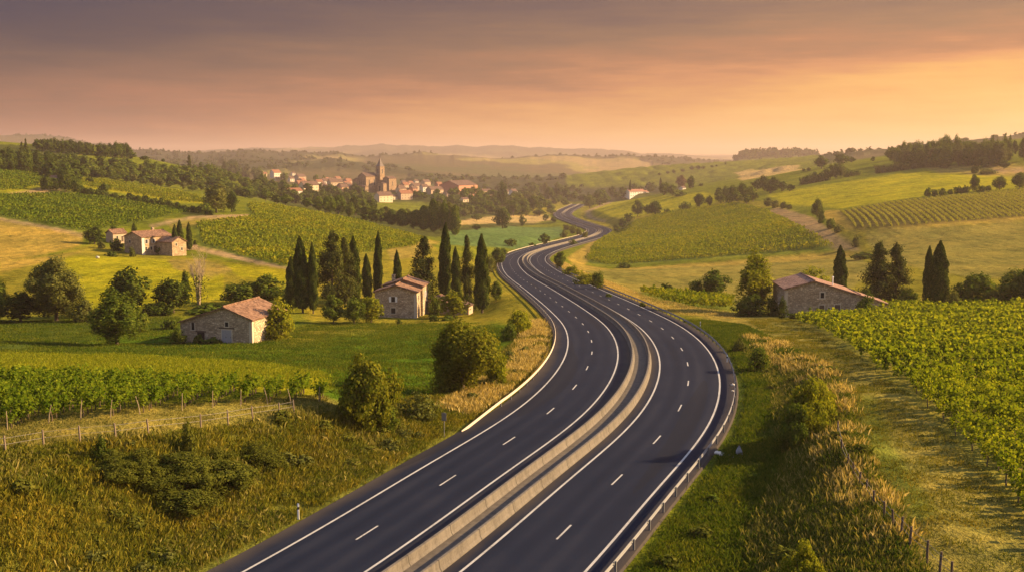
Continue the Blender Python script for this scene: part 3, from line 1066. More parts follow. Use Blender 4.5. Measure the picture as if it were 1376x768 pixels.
# concrete walls: foot, batter, top
for sgn, lab in ((-1, 'concrete barrier along the left carriageway, left one of the median pair'),
                 (1, 'concrete barrier along the right carriageway, right one of the median pair')):
    a = 0.75 if sgn < 0 else 1.35
    prof_w = [(a + 0.28, 0.02), (a + 0.28, 0.10), (a + 0.16, 0.30), (a + 0.09, 0.76), (a - 0.09, 0.76), (a - 0.16, 0.30), (a - 0.28, 0.10), (a - 0.28, 0.02)]
    pr = [(sgn * o, h) for o, h in prof_w]
    if sgn > 0:
        pr = pr[::-1]
    V, Q, _ = strip(pr)
    me_ = mesh_np('concrete_barrier', V, Q, M['concrete'])
    uv_ = me_.uv_layers.new(name='lane')
    k_ = len(pr)
    uv_.data.foreach_set('uv', np.column_stack([np.tile(np.arange(k_) * .3, len(V) // k_)[Q.ravel()], np.repeat(cls[I0:I1 + 1], k_)[Q.ravel()]]).astype(np.float32).ravel())
    w = link('concrete_barrier', me_)
    tag(w, lab, 'barrier', 'concrete barriers in the median')


# steel guard rails with posts
def guardrail(o, i0, i1, label, mat, sgn, tail=True):
    root = empty('guardrail', (cl[i0, 0] + nor[i0, 0] * o, cl[i0, 1] + nor[i0, 1] * o, clz[i0]))
    tag(root, label, 'guardrail', 'guardrails beside the motorway')
    off = np.array(root.location)
    wv = [(0.00, 0.74), (0.05, 0.71), (0.05, 0.64), (0.0, 0.60), (0.05, 0.55), (0.05, 0.48), (0.0, 0.44)]
    pr = [(o - sgn * x, h) for x, h in wv]
    V, Q, idx = strip(pr, i0, i1)
    if tail:                                           # the near end dives into the ground
        k = len(pr)
        for j in range(6):
            V[j * k:(j + 1) * k, 2] -= 0.62 * (1 - j / 6.0) ** 1.5
    me = mesh_np('rail', V - off, Q, mat)
    link('rail', me, root)
    pm = MB()
    pm.box(-0.05, 0.05, -0.06, 0.06, -0.5, 0.72)
    pme = pm.mesh('post', M['post_steel'])
    far = MB()
    for c, i in enumerate(range(i0 + (6 if tail else 0), i1, 2)):
        p = cl[i] + nor[i] * (o + sgn * 0.08)
        loc = np.array((p[0], p[1], clz[i])) - off
        if c < 90:
            po = link('post', pme, root)
            po.location = loc
            po.rotation_euler = (0, 0, math.atan2(tan[i, 1], tan[i, 0]))
        else:
            x, y, z = loc
            far.box(x - 0.06, x + 0.06, y - 0.06, y + 0.06, z - 0.5, z + 0.72)
    if far.v:
        fo = far.build('post', M['post_steel'], root)
        fo['kind'] = 'stuff'
    return root


def idx_near(px, py, o):
    X, Y = project(cl[:, 0] + nor[:, 0] * o, cl[:, 1] + nor[:, 1] * o, clz)
    d = (X - px) ** 2 + (Y - py) ** 2
    return int(np.argmin(np.where(cl[:, 1] > 30, d, 1e9)))


guardrail(11.25, I0, I1, 'grey steel guardrail along the outer right edge of the motorway', M['metal'], 1, False)
guardrail(-11.35, idx_near(622, 590, -11.35), I1, 'pale guardrail starting beside the small road sign on the left edge of the motorway', M['rail_pale'], -1, True)
# ------------------------------------------------------------------ foliage meshes
def leaf_quads(Pn, size, r, up=0.0, slim=0.62, nrm=None):
    """one pointed leaf spray per point; returns vertices and quads"""
    n = len(Pn)
    u = r.normal(size=(n, 3))
    if nrm is not None:                                  # leaves roughly face outwards
        nn = nrm + r.normal(size=(n, 3)) * 0.42
        nn /= np.linalg.norm(nn, axis=1)[:, None] + 1e-9
        u -= (u * nn).sum(1)[:, None] * nn
    u[:, 2] += up * np.sign(u[:, 2] + 1e-6)
    u /= np.linalg.norm(u, axis=1)[:, None] + 1e-9
    a = r.normal(size=(n, 3)) if nrm is None else nn
    w = np.cross(u, a)
    w /= np.linalg.norm(w, axis=1)[:, None] + 1e-9
    s = (np.asarray(size) * np.ones(n))[:, None]
    V = np.stack([Pn - u * s, Pn - w * s * slim, Pn + u * s, Pn + w * s * slim], 1).reshape(-1, 3)
    Q = np.arange(4 * n).reshape(n, 4)
    return V, Q


def sphere_pts(n, r):
    d = r.normal(size=(n, 3))
    return d / np.linalg.norm(d, axis=1)[:, None]


def crown_round(seed, nl, leaf, W=8.0, H=10.0, base=0.16, ncl=40, top=1.0):
    """full uneven crown: lumpy boughs all round an egg-shaped core, a few gaps between them"""
    r = np.random.default_rng(seed)
    zc, rz = H * (base + 1) / 2, H * (1 - base) / 2
    i = np.arange(ncl) + 0.5
    ph = i * 2.39996 + r.uniform(-.5, .5, ncl)
    hz = np.clip(1 - 2 * i / ncl + r.uniform(-.12, .12, ncl), -.95, .98)
    hor = np.sqrt(1 - hz ** 2)
    lob = 1 + 0.20 * np.sin(2 * ph + seed) * hor + 0.16 * np.sin(3 * ph + 2.3 * seed + 3 * hz) + r.normal(size=ncl) * .09
    rad = r.uniform(.52, .82, ncl) * lob
    egg = np.where(hz > 0, 1 - .30 * hz * top, 1 - .12 * hz ** 2)
    C = np.column_stack([np.cos(ph) * hor * rad * egg, np.sin(ph) * hor * rad * egg, hz * np.minimum(rad * 1.12, .9)])
    cr = r.uniform(.17, .34, ncl)
    ni = ncl // 4                                        # inner boughs so that little sky shows through the middle
    Ci = r.normal(size=(ni, 3)) * .28
    C = np.vstack([C, Ci])
    cr = np.concatenate([cr, r.uniform(.28, .42, ni)])
    wgt = cr ** 2
    k = r.choice(len(C), nl, p=wgt / wgt.sum())
    d = sphere_pts(nl, r)
    rr_ = cr[k] * (1 - 0.5 * r.random(nl) ** 2) * (1 + 0.16 * r.normal(size=nl))
    Pn = C[k] + d * rr_[:, None]
    Pn *= (W / 2, W / 2, rz)
    Pn[:, 2] += zc
    Pn[:, 2] = np.abs(Pn[:, 2]) + .05
    outw = Pn - (0, 0, zc)
    outw /= np.linalg.norm(outw, axis=1)[:, None] + 1e-6
    V, Q = leaf_quads(Pn, leaf * r.uniform(0.6, 1.25, nl), r, nrm=d * .6 + outw * .6)
    cent = C * (W / 2, W / 2, rz) + (0, 0, zc)
    return V, Q, cent


def crown_cypress(seed, nl, leaf, W=2.6, H=14.0):
    r = np.random.default_rng(seed)
    h = r.random(nl) ** 0.85
    prof = np.interp(h, [0, 0.05, 0.2, 0.45, 0.7, 0.88, 1.0], [0.45, 0.80, 0.96, 0.92, 0.74, 0.44, 0.03])
    t = r.random(nl) * 2 * math.pi
    lump = 1 + 0.16 * np.sin(t * 3 + h * 17 + seed) + 0.10 * np.sin(t * 5 - h * 29)
    rad = prof * lump * (1 - 0.35 * r.random(nl) ** 2)
    Pn = np.column_stack([np.cos(t) * rad * W / 2, np.sin(t) * rad * W / 2, H * (0.06 + 0.94 * h)])
    nr = np.column_stack([np.cos(t), np.sin(t), 0.35 * np.ones(nl)])
    V, Q = leaf_quads(Pn, leaf * r.uniform(0.6, 1.3, nl), r, up=1.2, slim=0.4, nrm=nr)
    return V, Q, None


def crown_conifer(seed, nl, leaf, W=7.0, H=13.0):
    """irregular old conifer: dense layered boughs, ragged edge, one or two leaders"""
    r = np.random.default_rng(seed)
    nb = 74
    hb = r.random(nb) ** 0.9 * 0.93 + 0.05
    lb = np.interp(hb, [0, 0.12, 0.4, 0.7, 0.9, 1.0], [0.72, 0.95, 0.85, 0.55, 0.26, 0.06]) * r.uniform(0.42, 1.2, nb)
    tb = r.random(nb) * 2 * math.pi
    wgt = lb + 0.10
    k = r.choice(nb, nl, p=wgt / wgt.sum())
    f = r.random(nl) ** 0.6
    rad = lb[k] * f
    off = r.normal(size=(nl, 3)) * (0.055 + .075 * lb[k])[:, None]
    Pn = np.column_stack([np.cos(tb[k]) * rad + off[:, 0], np.sin(tb[k]) * rad + off[:, 1], hb[k]])
    Pn[:, :2] *= W / 2
    Pn[:, 2] = Pn[:, 2] * H + (f * lb[k]) * H * .035 * np.sin(tb[k] * 3 + seed) + off[:, 2] * H * .32
    Pn[:, 2] = np.clip(Pn[:, 2], 0.25, H * 1.01)
    nr = np.column_stack([np.cos(tb[k]), np.sin(tb[k]), 0.7 * np.ones(nl)])
    V, Q = leaf_quads(Pn, leaf * r.uniform(0.6, 1.2, nl), r, slim=0.5, nrm=nr)
    return V, Q, None


def crown_poplar(seed, nl, leaf, W=5.0, H=15.0):
    r = np.random.default_rng(seed)
    h = r.random(nl)
    prof = np.interp(h, [0, 0.1, 0.35, 0.7, 0.9, 1.0], [0.5, 0.8, 1.0, 0.9, 0.6, 0.15])
    t = r.random(nl) * 2 * math.pi
    lump = 1 + 0.22 * np.sin(t * 2 + h * 9 + seed) + 0.14 * np.sin(t * 4 - h * 21)
    rad = prof * lump * (1 - 0.4 * r.random(nl) ** 2)
    Pn = np.column_stack([np.cos(t) * rad * W / 2, np.sin(t) * rad * W / 2, H * (0.05 + 0.95 * h)])
    nr = np.column_stack([np.cos(t), np.sin(t), 0.3 * np.ones(nl)])
    V, Q = leaf_quads(Pn, leaf * r.uniform(0.6, 1.3, nl), r, nrm=nr)
    return V, Q, None


KIND = {  # width, height, leaf per LOD, counts per LOD
    'round': (8.0, 10.0), 'tall': (6.0, 11.0), 'bush': (4.0, 3.0), 'hedge': (5.0, 3.0), 'cypress': (2.6, 14.0), 'conifer': (7.0, 13.0), 'poplar': (5.0, 15.0)}
_pc = {}


def proto(kind, lod, var):
    key = (kind, lod, var)
    if key in _pc:
        return _pc[key]
    sd = 100 * (list(KIND).index(kind) + 1) + 10 * lod + var
    W, H = KIND[kind]
    cnt = (10000, 2800, 640)[lod]
    cent = None
    if kind == 'round':
        V, Q, cent = crown_round(sd, cnt, (0.20, 0.36, 0.72)[lod], W, H, 0.06, (36, 30, 22)[lod])
        if lod == 0:
            V, Q, cent = crown_round(sd, 19000, 0.18, W, H, 0.06, 36)
    elif kind == 'tall':
        V, Q, cent = crown_round(sd, cnt, (0.19, 0.34, 0.7)[lod], W, H, 0.04, (36, 30, 22)[lod], 1.25)
    elif kind == 'bush':
        V, Q, cent = crown_round(sd, int(cnt * (1.3 if lod == 0 else .8)), (0.10, 0.16, 0.34)[lod], W, H, -0.25, 28)
    elif kind == 'hedge':
        V, Q, cent = crown_round(sd, int(cnt * 0.6), (0.10, 0.19, 0.40)[lod], W, H, -0.35, 30)
    elif kind == 'cypress':
        V, Q, cent = crown_cypress(sd, int(cnt * 0.8), (0.24, 0.38, 0.75)[lod], W, H)
    elif kind == 'conifer':
        V, Q, cent = crown_conifer(sd, cnt, (0.24, 0.42, 0.8)[lod], W, H)
    else:
        V, Q, cent = crown_poplar(sd, cnt, (0.22, 0.4, 0.85)[lod], W, H)
    me = mesh_np('crown', V, Q, M['leaf'])
    tm = None
    mb = MB()
    r = random.Random(sd)
    if kind in ('round', 'tall'):
        tr = 0.22 if kind == 'round' else 0.18
        lean = r.uniform(-.3, .3)
        pts = [(0, 0, -0.6), (0.02, 0, 0.4), (lean * .4, 0.1, H * .25), (lean, 0, H * .5), (lean * .8, .1, H * .8)]
        mb.tube(pts, [tr * 1.5, tr * 1.15, tr, tr * .6, tr * .15], (8, 6, 4)[lod])
        if lod < 2 and cent is not None:
            for i in range(9 if lod == 0 else 5):
                c = cent[r.randrange(len(cent))]
                z0 = H * r.uniform(.18, .4)
                mid = (c[0] * .45, c[1] * .45, z0 + (c[2] - z0) * .6)
                mb.tube([(lean * z0 / H, 0, z0), mid, tuple(c)], [tr * .55, tr * .34, tr * .1], 5)
    elif kind in ('bush', 'hedge'):
        for i in range(5 if lod < 2 else 3):
            t = r.uniform(0, 6.28)
            mb.tube([(.1 * math.cos(t), .1 * math.sin(t), -.3), (.7 * math.cos(t), .7 * math.sin(t), H * .6)], [.06, .02], 4)
    else:
        tr = {'cypress': .17, 'conifer': .26, 'poplar': .2}[kind]
        mb.tube([(0, 0, -.6), (0, 0, H * .3), (0, 0, H * .93)], [tr * 1.2, tr * .8, tr * .1], (8, 6, 4)[lod])
        if kind == 'conifer' and lod == 0:
            for i in range(14):
                t, hh = r.uniform(0, 6.28), r.uniform(.15, .8) * H
                ln = W / 2 * np.interp(hh / H, [0, .15, .45, .75, 1], [.75, 1, .85, .5, .12]) * .8
                mb.tube([(0, 0, hh), (math.cos(t) * ln, math.sin(t) * ln, hh - .3)], [tr * .35, tr * .08], 4)
    tm = mb.mesh('trunk', M['bark'])
    _pc[key] = (me, tm, V, Q)
    return _pc[key]


TREES = []


def put_tree(kind, loc, w, h, label, mat='leaf', group=None, cat=None, name=None, lod=None, bark=None, rz=None):
    W, H = KIND[kind]
    Y = max(30.0, loc[1])
    px = h * F / Y
    if lod is None:
        lod = 0 if px > 62 else 1 if px > 17 else 2
    var = random.randrange(4 if lod else 5)
    cm, tm, _, _ = proto(kind, lod, var)
    nm = name or {'round': 'broadleaf_tree', 'tall': 'broadleaf_tree', 'bush': 'bush', 'hedge': 'hedge_bush', 'cypress': 'cypress_tree',
                  'conifer': 'conifer_tree', 'poplar': 'poplar_tree'}[kind]
    root = empty(nm, tuple(loc), random.uniform(0, 6.28) if rz is None else rz, (w / W, w / W, h / H))
    root.rotation_euler[0], root.rotation_euler[1] = random.uniform(-.035, .035), random.uniform(-.035, .035)
    tag(root, label, cat or ('bush' if kind in ('bush', 'hedge') else 'tree'), group)
    c = link('crown', cm, root)
    c.material_slots[0].link = 'OBJECT'
    c.material_slots[0].material = M[mat]
    t = link('stem' if kind in ('bush', 'hedge') else 'trunk', tm, root)
    if bark:
        t.material_slots[0].link = 'OBJECT'
        t.material_slots[0].material = M[bark]
    TREES.append(root)
    return root


def tree(kind, px, base, top, wpx, label, mat='leaf', group=None, Y=None, y0=0, **kw):
    """plant a tree whose foot, top and width are read off the photograph"""
    if Y is None:
        p = hit(px, base, y0)
    else:
        a, b = ray(px, base)
        p = np.array((a * Y, Y, float(zg(a * Y, Y))))
    if p is None:
        print('no ground for', kind, px, base)
        return None
    ztop = at(px, top, p[1])[2]
    h = max(0.8, float(ztop - p[2]))
    w = wpx / F * p[1] * (.9 if kind == 'cypress' else 1)
    return put_tree(kind, (p[0], p[1], p[2] - 0.05), float(w), h, label, mat, group, **kw)


def merged(name, items, mat, label=None, cat=None, lod=2):
    """many small crowns as one mass: items = (kind, x, y, z, w, h)"""
    Vs, Qs, b = [], [], 0
    for kind, x, y, z, w, h in items:
        _, _, V, Q = proto(kind, lod, random.randrange(3))
        W, H = KIND[kind]
        a = random.uniform(0, 6.28)
        ca_, sa_ = math.cos(a), math.sin(a)
        v = np.column_stack([(V[:, 0] * ca_ - V[:, 1] * sa_) * w / W + x, (V[:, 0] * sa_ + V[:, 1] * ca_) * w / W + y, V[:, 2] * h / H + z])
        Vs.append(v)
        Qs.append(Q + b)
        b += len(v)
    o = link(name, mesh_np(name, np.vstack(Vs), np.vstack(Qs), M[mat]))
    tag(o, label, cat, kind='stuff')
    return o


def field_points(poly, y0, y1, ang, row, step, jit=0.15, xr=None):
    """points in rows inside a picture polygon, on the ground; ang = row direction, degrees clockwise from +Y"""
    pw = []
    for p in poly:
        h_ = hit(*p)
        if h_ is not None and y0 * 0.8 < h_[1] < y1 * 1.25:
            pw.append(h_[:2])
        for Y in (y0, y1):
            q_ = at(p[0], p[1], Y)
            pw.append((q_[0], Y))
    pw = np.array(pw)
    c = np.array((0.0, (y0 + y1) / 2))
    R = max(np.abs(pw - c).max(), (y1 - y0)) * 1.1
    a = math.radians(ang)
    d = np.array((math.sin(a), math.cos(a)))
    n_ = np.array((d[1], -d[0]))
    i = np.arange(-R, R, row)
    j = np.arange(-R, R, step)
    I, J = np.meshgrid(i, j, indexing='ij')
    rid = np.repeat(np.arange(len(i))[:, None], len(j), 1)
    J = J + rng.uniform(-0.4, 0.4, len(i))[:, None] * step
    X = c[0] + I * n_[0] + J * d[0]
    Yy = c[1] + I * n_[1] + J * d[1]
    X, Yy, rid = X.ravel(), Yy.ravel(), rid.ravel()
    X = X + rng.normal(size=X.shape) * jit
    Yy = Yy + rng.normal(size=X.shape) * jit
    m = (Yy > y0) & (Yy < y1) & (np.abs(X) < 0.62 * Yy + 12)
    X, Yy, rid = X[m], Yy[m], rid[m]
    Z = zg(X, Yy)
    px, py = project(X, Yy, Z)
    m = inpoly(px, py, poly)
    return X[m], Yy[m], Z[m], rid[m], a


# ------------------------------------------------------------------ vines
def vine_leaves(seed, nl, leaf, L=1.15, Wd=0.62, z0=0.55, z1=1.62):
    r = np.random.default_rng(seed)
    ns = max(4, nl // 12)                              # upright shoots that carry the leaves
    sx = r.uniform(-L / 2, L / 2, ns)
    sy = r.normal(size=ns) * Wd * 0.22
    lx, ly = r.normal(size=ns) * 0.16, r.normal(size=ns) * 0.26
    top = r.uniform(0.78, 1.3, ns)
    k = r.integers(0, ns, nl)
    t = r.random(nl) ** 0.8
    Pn = np.column_stack([sx[k] + lx[k] * t, sy[k] + ly[k] * t, z0 + (z1 - z0) * t * top[k]]) + r.normal(size=(nl, 3)) * (0.10, 0.13, 0.06)
    nr = np.column_stack([r.normal(size=nl) * .4, np.sign(Pn[:, 1]) * .8, np.full(nl, .5)])
    return leaf_quads(Pn, leaf * r.uniform(0.6, 1.25, nl), r, slim=0.8, nrm=nr)


VP = [vine_leaves(500 + i, 150, 0.115) for i in range(6)]
VPM = [mesh_np('foliage', v, q, M['vine']) for v, q in VP]
VLOW = [vine_leaves(520 + i, 44, 0.19) for i in range(6)]
VLOW3 = [vine_leaves(540 + i, 26, 0.24) for i in range(6)]
VFAR = [vine_leaves(560 + i, 15, 0.36, 1.7, 1.0, 0.3, 1.45) for i in range(8)]
VROW = [vine_leaves(580 + i, 10, 0.28, 1.7, 0.36, 0.25, 1.35) for i in range(8)]
VTM = []
for i in range(3):
    r_ = random.Random(i)
    mb = MB()
    mb.tube([(0, 0, -.25), (.05 * r_.uniform(-1, 1), .04, .3), (.12 * r_.uniform(-1, 1), 0, .62), (.3 * r_.choice((-1, 1)), .02, .78)], [.055, .045, .035, .02], 5)
    mb.tube([(0.02, 0, .58), (-.3, .05, .80)], [.03, .015], 4)
    VTM.append(mb.mesh('trunk', M['bark']))


def scatter(name, protos, X, Y, Z, ang, mat, sc=(0.82, 1.28), turn=0.25, label=None, cat=None, hs=1.0, kind='stuff'):
    Vs, Qs, b = [], [], 0
    n = len(X)
    k = rng.integers(0, len(protos), n)
    s = rng.uniform(sc[0], sc[1], n)
    a = ang + rng.normal(size=n) * turn + (rng.integers(0, 2, n) * math.pi)
    for p in range(len(protos)):
        m = k == p
        V, Q = protos[p]
        if not m.any():
            continue
        ca_, sa_ = np.cos(a[m])[:, None], np.sin(a[m])[:, None]
        ss = s[m][:, None]
        vx = (V[None, :, 0] * ca_ - V[None, :, 1] * sa_) * ss + X[m][:, None]
        vy = (V[None, :, 0] * sa_ + V[None, :, 1] * ca_) * ss + Y[m][:, None]
        vz = V[None, :, 2] * ss * hs + Z[m][:, None]
        v = np.stack([vx, vy, vz], -1).reshape(-1, 3)
        q = (Q[None] + (np.arange(m.sum()) * len(V))[:, None, None]).reshape(-1, Q.shape[1]) + b
        b += len(v)
        Vs.append(v)
        Qs.append(q)
    if not Vs:
        return None
    o = link(name, mesh_np(name, np.vstack(Vs), np.vstack(Qs), M[mat]))
    tag(o, label, cat, kind=kind)
    return o


POLY_VR = [(1062, 430), (1110, 449), (1167, 487), (1242, 545), (1292, 595), (1342, 650), (1378, 692), (1700, 1000), (2100, 900), (2100, 380), (1376, 414), (1195, 414), (1150, 427)]
POLY_VL = [(-700, 640), (-300, 605), (0, 578), (60, 568), (150, 560), (250, 550), (330, 545), (438, 538), (436, 528), (330, 525), (200, 519), (0, 513), (-700, 509)]
ROW_R, ROW_L = -24.0, -4.0
vr = field_points(POLY_VR, 44, 236, ROW_R, 2.3, 1.05, 0.06)
vl = field_points(POLY_VL, 72, 122, ROW_L, 2.0, 1.05, 0.06)
print('vines', len(vr[0]), len(vl[0]))


def row_frac(v, near):
    """first vine of each row as met from the near headland"""
    X, Y, Z, rid, a = v
    ends = {}
    for i in range(len(X)):
        if rid[i] not in ends or Y[i] < Y[ends[rid[i]]]:
            ends[rid[i]] = i
    return ends


IN = lambda v: (np.abs(project(v[0], v[1], v[2])[0] - 688) < 700) & (project(v[0], v[1], v[2])[1] < 790)
cand = [(v[1][i] ** 2 + v[0][i] ** 2, wi, i) for wi, v in enumerate((vr, vl)) for i in np.nonzero(IN(v))[0]]
cand.sort()
single = {0: set(), 1: set()}
for d_, wi, i in cand[:300]:
    single[wi].add(int(i))
VLAB = ('leafy green grape vine in the near rows of the vineyard right of the grassy track',
        'leafy green grape vine in the near rows of the vineyard above the left road bank')
VGRP = ('near vines of the right vineyard', 'near vines of the left vineyard')
for wi, v in enumerate((vr, vl)):
    X, Y, Z, rid, a = v
    for i in sorted(single[wi]):
        s = random.uniform(0.85, 1.28)
        root = empty('grape_vine', (X[i], Y[i], Z[i]), -a + math.pi / 2 + random.uniform(-.2, .2) + random.choice((0, math.pi)), (s, s, s * random.uniform(.92, 1.12) * (.86 if wi else 1)))
        tag(root, VLAB[wi], 'vine', VGRP[wi])
        fo_ = link('foliage', random.choice(VPM), root)
        if wi:
            fo_.material_slots[0].link = 'OBJECT'
            fo_.material_slots[0].material = M['vine_green']
        link('trunk', random.choice(VTM), root)
    keep_ = np.ones(len(X), bool)
    keep_[list(single[wi])] = False
    X, Y, Z = X[keep_], Y[keep_], Z[keep_]
    m = Y < 125
    Vlab = ('massed green vines filling the rest of the right hand vineyard', 'massed green vines filling the back of the left vineyard')[wi]
    Va, Qa = [], []
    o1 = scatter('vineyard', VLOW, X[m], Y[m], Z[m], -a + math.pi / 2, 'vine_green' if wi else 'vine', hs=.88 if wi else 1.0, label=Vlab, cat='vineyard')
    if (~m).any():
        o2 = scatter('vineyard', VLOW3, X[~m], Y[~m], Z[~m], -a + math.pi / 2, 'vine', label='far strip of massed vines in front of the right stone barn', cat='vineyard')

# end stakes of the rows
def stakes(v, group, label, side, mat, every=1, maxn=30):
    X, Y, Z, rid, a = v
    ends = row_frac(v, 0)
    got = []
    for rw, i in ends.items():
        px, py = project(X[i], Y[i], Z[i])
        if -10 < px < 1386 and py < 775:
            got.append((Y[i], i))
    got.sort()
    sm = []
    for k in range(3):
        mb = MB()
        lean = (0.18, 0.5, -0.3)[k]
        mb.tube([(0, 0, -.4), (lean * .4, -.05, .7), (lean, -.14, 1.45)], [.038, .034, .03], 6)
        sm.append(mb.mesh('vine_stake', mat))
    for n_, (yy, i) in enumerate(got[::every][:maxn]):
        d = np.array((math.sin(a), math.cos(a)))
        x, y = X[i] - d[0] * .75, Y[i] - d[1] * .75
        o = link('vine_stake', random.choice(sm))
        o.location = (x, y, float(zg(x, y)))
        o.rotation_euler = (0, 0, random.uniform(-.6, .6))
        tag(o, label, 'stake', group)


stakes(vl, 'end stakes of the left vineyard rows', 'pale leaning wooden stake at the near end of a left vineyard row', 0, M['bark_pale'])
stakes(vr, 'end stakes of the right vineyard rows', 'dark leaning wooden stake at the end of a right vineyard row', 0, M['wood_dark'])

# farther vineyards: leafy rows too fine to count
FARV = [
 ('green vineyard on the left slope above the two-winged farmhouse', [(-60, 262), (0, 264), (75, 262), (120, 265), (200, 274), (252, 285), (225, 291), (165, 304), (110, 311), (60, 301), (0, 291), (-60, 287)], 380, 760, 38, 2.6, 1.7),
 ('sunlit vineyard on the slope behind the cypress row', [(266, 302), (345, 292), (333, 278), (340, 274), (400, 282), (480, 298), (568, 322), (556, 332), (500, 339), (430, 349), (385, 358), (330, 345), (274, 328)], 300, 860, 30, 2.5, 1.6),
 ('wide green vineyard right of the winding road', [(788, 350), (800, 328), (838, 303), (852, 297), (900, 286), (960, 278), (990, 274), (1030, 284), (1085, 311), (1122, 332), (1040, 339), (960, 346), (880, 352), (815, 356)], 490, 960, -52, 2.6, 1.8),
 ('small vineyard strip high on the left hillside below the hedge', [(84, 243), (120, 241), (200, 251), (266, 265), (272, 273), (235, 271), (180, 261), (125, 253)], 520, 960, 60, 3.0, 2.2),
 ('small upper vineyard at the left edge of the photo', [(-40, 224), (0, 227), (45, 232), (58, 238), (52, 249), (30, 256), (-40, 256)], 400, 860, 40, 3.0, 2.0),
 ('bright narrow vineyard strip beside the road bushes on the right', [(858, 393), (960, 399), (983, 403), (983, 416), (930, 414), (882, 403)], 210, 330, 75, 2.3, 1.2),
]
for lab, poly, y0, y1, ang, row, step in FARV:
    X, Y, Z, rid, a = field_points(poly, y0, y1, ang, row, step, 0.2)
    near = Y < 420
    if near.mean() > .5:
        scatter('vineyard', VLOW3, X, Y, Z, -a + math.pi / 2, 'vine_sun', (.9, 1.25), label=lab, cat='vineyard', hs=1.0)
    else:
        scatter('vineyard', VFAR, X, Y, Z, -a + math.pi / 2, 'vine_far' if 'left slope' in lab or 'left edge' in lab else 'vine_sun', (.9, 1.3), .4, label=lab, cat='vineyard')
    print('far vineyard', len(X), Y.min() if len(X) else 0, Y.max() if len(X) else 0)

# the striped vineyard high on the right: rows one can count
POLY_S = [(1128, 285), (1200, 272), (1376, 255), (1420, 250), (1420, 287), (1376, 291), (1250, 301), (1152, 308)]
X, Y, Z, rid, a = field_points(POLY_S, 430, 720, 13.0, 3.1, 1.1, 0.04)
print('striped', len(X), len(np.unique(rid)))
ids = np.unique(rid)
for k, rw in enumerate(ids):
    m = rid == rw
    if m.sum() < 6:
        continue
    o = scatter('vine_row', VROW, X[m], Y[m], Z[m], -a + math.pi / 2, 'vine_row', (.9, 1.05), .05, kind=None)
    tag(o, 'thin straight row of vines in the striped vineyard high on the right slope', 'vine row', 'rows of the striped vineyard')

# ------------------------------------------------------------------ grasses
def blades(seed, n, h, w, spread, lean=0.35, head=False):
    r = np.random.default_rng(seed)
    bx, by = r.normal(size=n) * spread, r.normal(size=n) * spread
    t = r.random(n) * 2 * math.pi
    hh = h * r.uniform(0.55, 1.25, n)
    ln = np.abs(r.normal(size=n)) * lean * hh
    lt = r.random(n) * 2 * math.pi
    dx, dy = np.cos(t) * w, np.sin(t) * w
    mx, my = bx + np.cos(lt) * ln * .35, by + np.sin(lt) * ln * .35
    tx, ty = bx + np.cos(lt) * ln, by + np.sin(lt) * ln
    z = np.zeros(n)
    k = 1.5 if head else 0.75
    V = np.stack([np.column_stack([bx - dx * .7, by - dy * .7, z - .05]), np.column_stack([bx + dx * .7, by + dy * .7, z - .05]),
                  np.column_stack([mx + dx * k, my + dy * k, hh * .68]), np.column_stack([tx, ty, hh])], 1)
    V[:, 2, 0] += 0
    return V.reshape(-1, 3), np.arange(4 * n).reshape(n, 4)


def grass_area(name, poly, y0, y1, dens, protos, mat, label, sc=(0.7, 1.3), patch=0.0, seed=0, cat='grass', pscale=4.0):
    pw = []
    for p in poly:
        for Y in (y0, y1):
            pw.append((at(p[0], p[1], Y)[0], Y))
    pw = np.array(pw)
    xmax = y1 * 0.5 + 6
    x0, x1 = max(pw[:, 0].min(), -xmax), min(pw[:, 0].max(), xmax)
    n = int((x1 - x0) * (y1 - y0) * dens)
    X, Y = rng.uniform(x0, x1, n), rng.uniform(y0, y1, n)
    keep = np.abs(X) < 0.5 * Y + 4
    X, Y = X[keep], Y[keep]
    if patch:
        keep = fnoise(X, Y, pscale, 3, seed) + rng.normal(size=len(X)) * .12 > patch
        X, Y = X[keep], Y[keep]
    Z = zg(X, Y)
    px, py = project(X, Y, Z)
    m = inpoly(px, py, poly)
    X, Y, Z = X[m], Y[m], Z[m]
    d, _, _ = road_dist(X, Y)
    m = d > 12.6
    print(name, m.sum())
    o = scatter(name, protos, X[m], Y[m], Z[m], 0.0, mat, sc, 3.0, kind='stuff')
    if o:
        tag(o, label, cat)
    return o


G_TALL = [blades(i, 9, .36, .016, .30, .5) for i in range(6)]
G_HEAD = [blades(20 + i, 9, .45, .011, .34, .4, True) for i in range(6)]
G_DRY = [blades(80 + i, 10, .62, .013, .34, .36, True) for i in range(6)]
G_SHORT = [blades(40 + i, 10, .15, .018, .28, .6) for i in range(6)]
G_FIELD = [blades(60 + i, 10, .22, .03, .5, .55) for i in range(6)]
BANK_L = [(-300, 640), (0, 606), (200, 588), (430, 558), (470, 548), (600, 530), (690, 465), (735, 430), (762, 470), (640, 575), (280, 800), (-300, 800)]
BANK_R = [(870, 415), (940, 430), (1000, 438), (1060, 466), (1115, 498), (1138, 530), (1158, 600), (1240, 768), (1260, 800), (820, 800), (960, 620), (985, 560), (968, 480)]
HEAD_R = [(1000, 428), (1060, 428), (1110, 450), (1165, 487), (1240, 545), (1290, 595), (1340, 650), (1376, 690), (1500, 768), (1500, 800), (1240, 800), (1158, 600), (1138, 530), (1060, 466)]
HEAD_L = [(-100, 560), (0, 560), (200, 545), (430, 530), (470, 545), (430, 560), (200, 590), (0, 612), (-100, 625)]
grass_area('bank_grass', BANK_L, 48, 190, 26, G_TALL, 'grass', 'rough green and brown grass covering the bank left of the road', patch=-.45, seed=3)
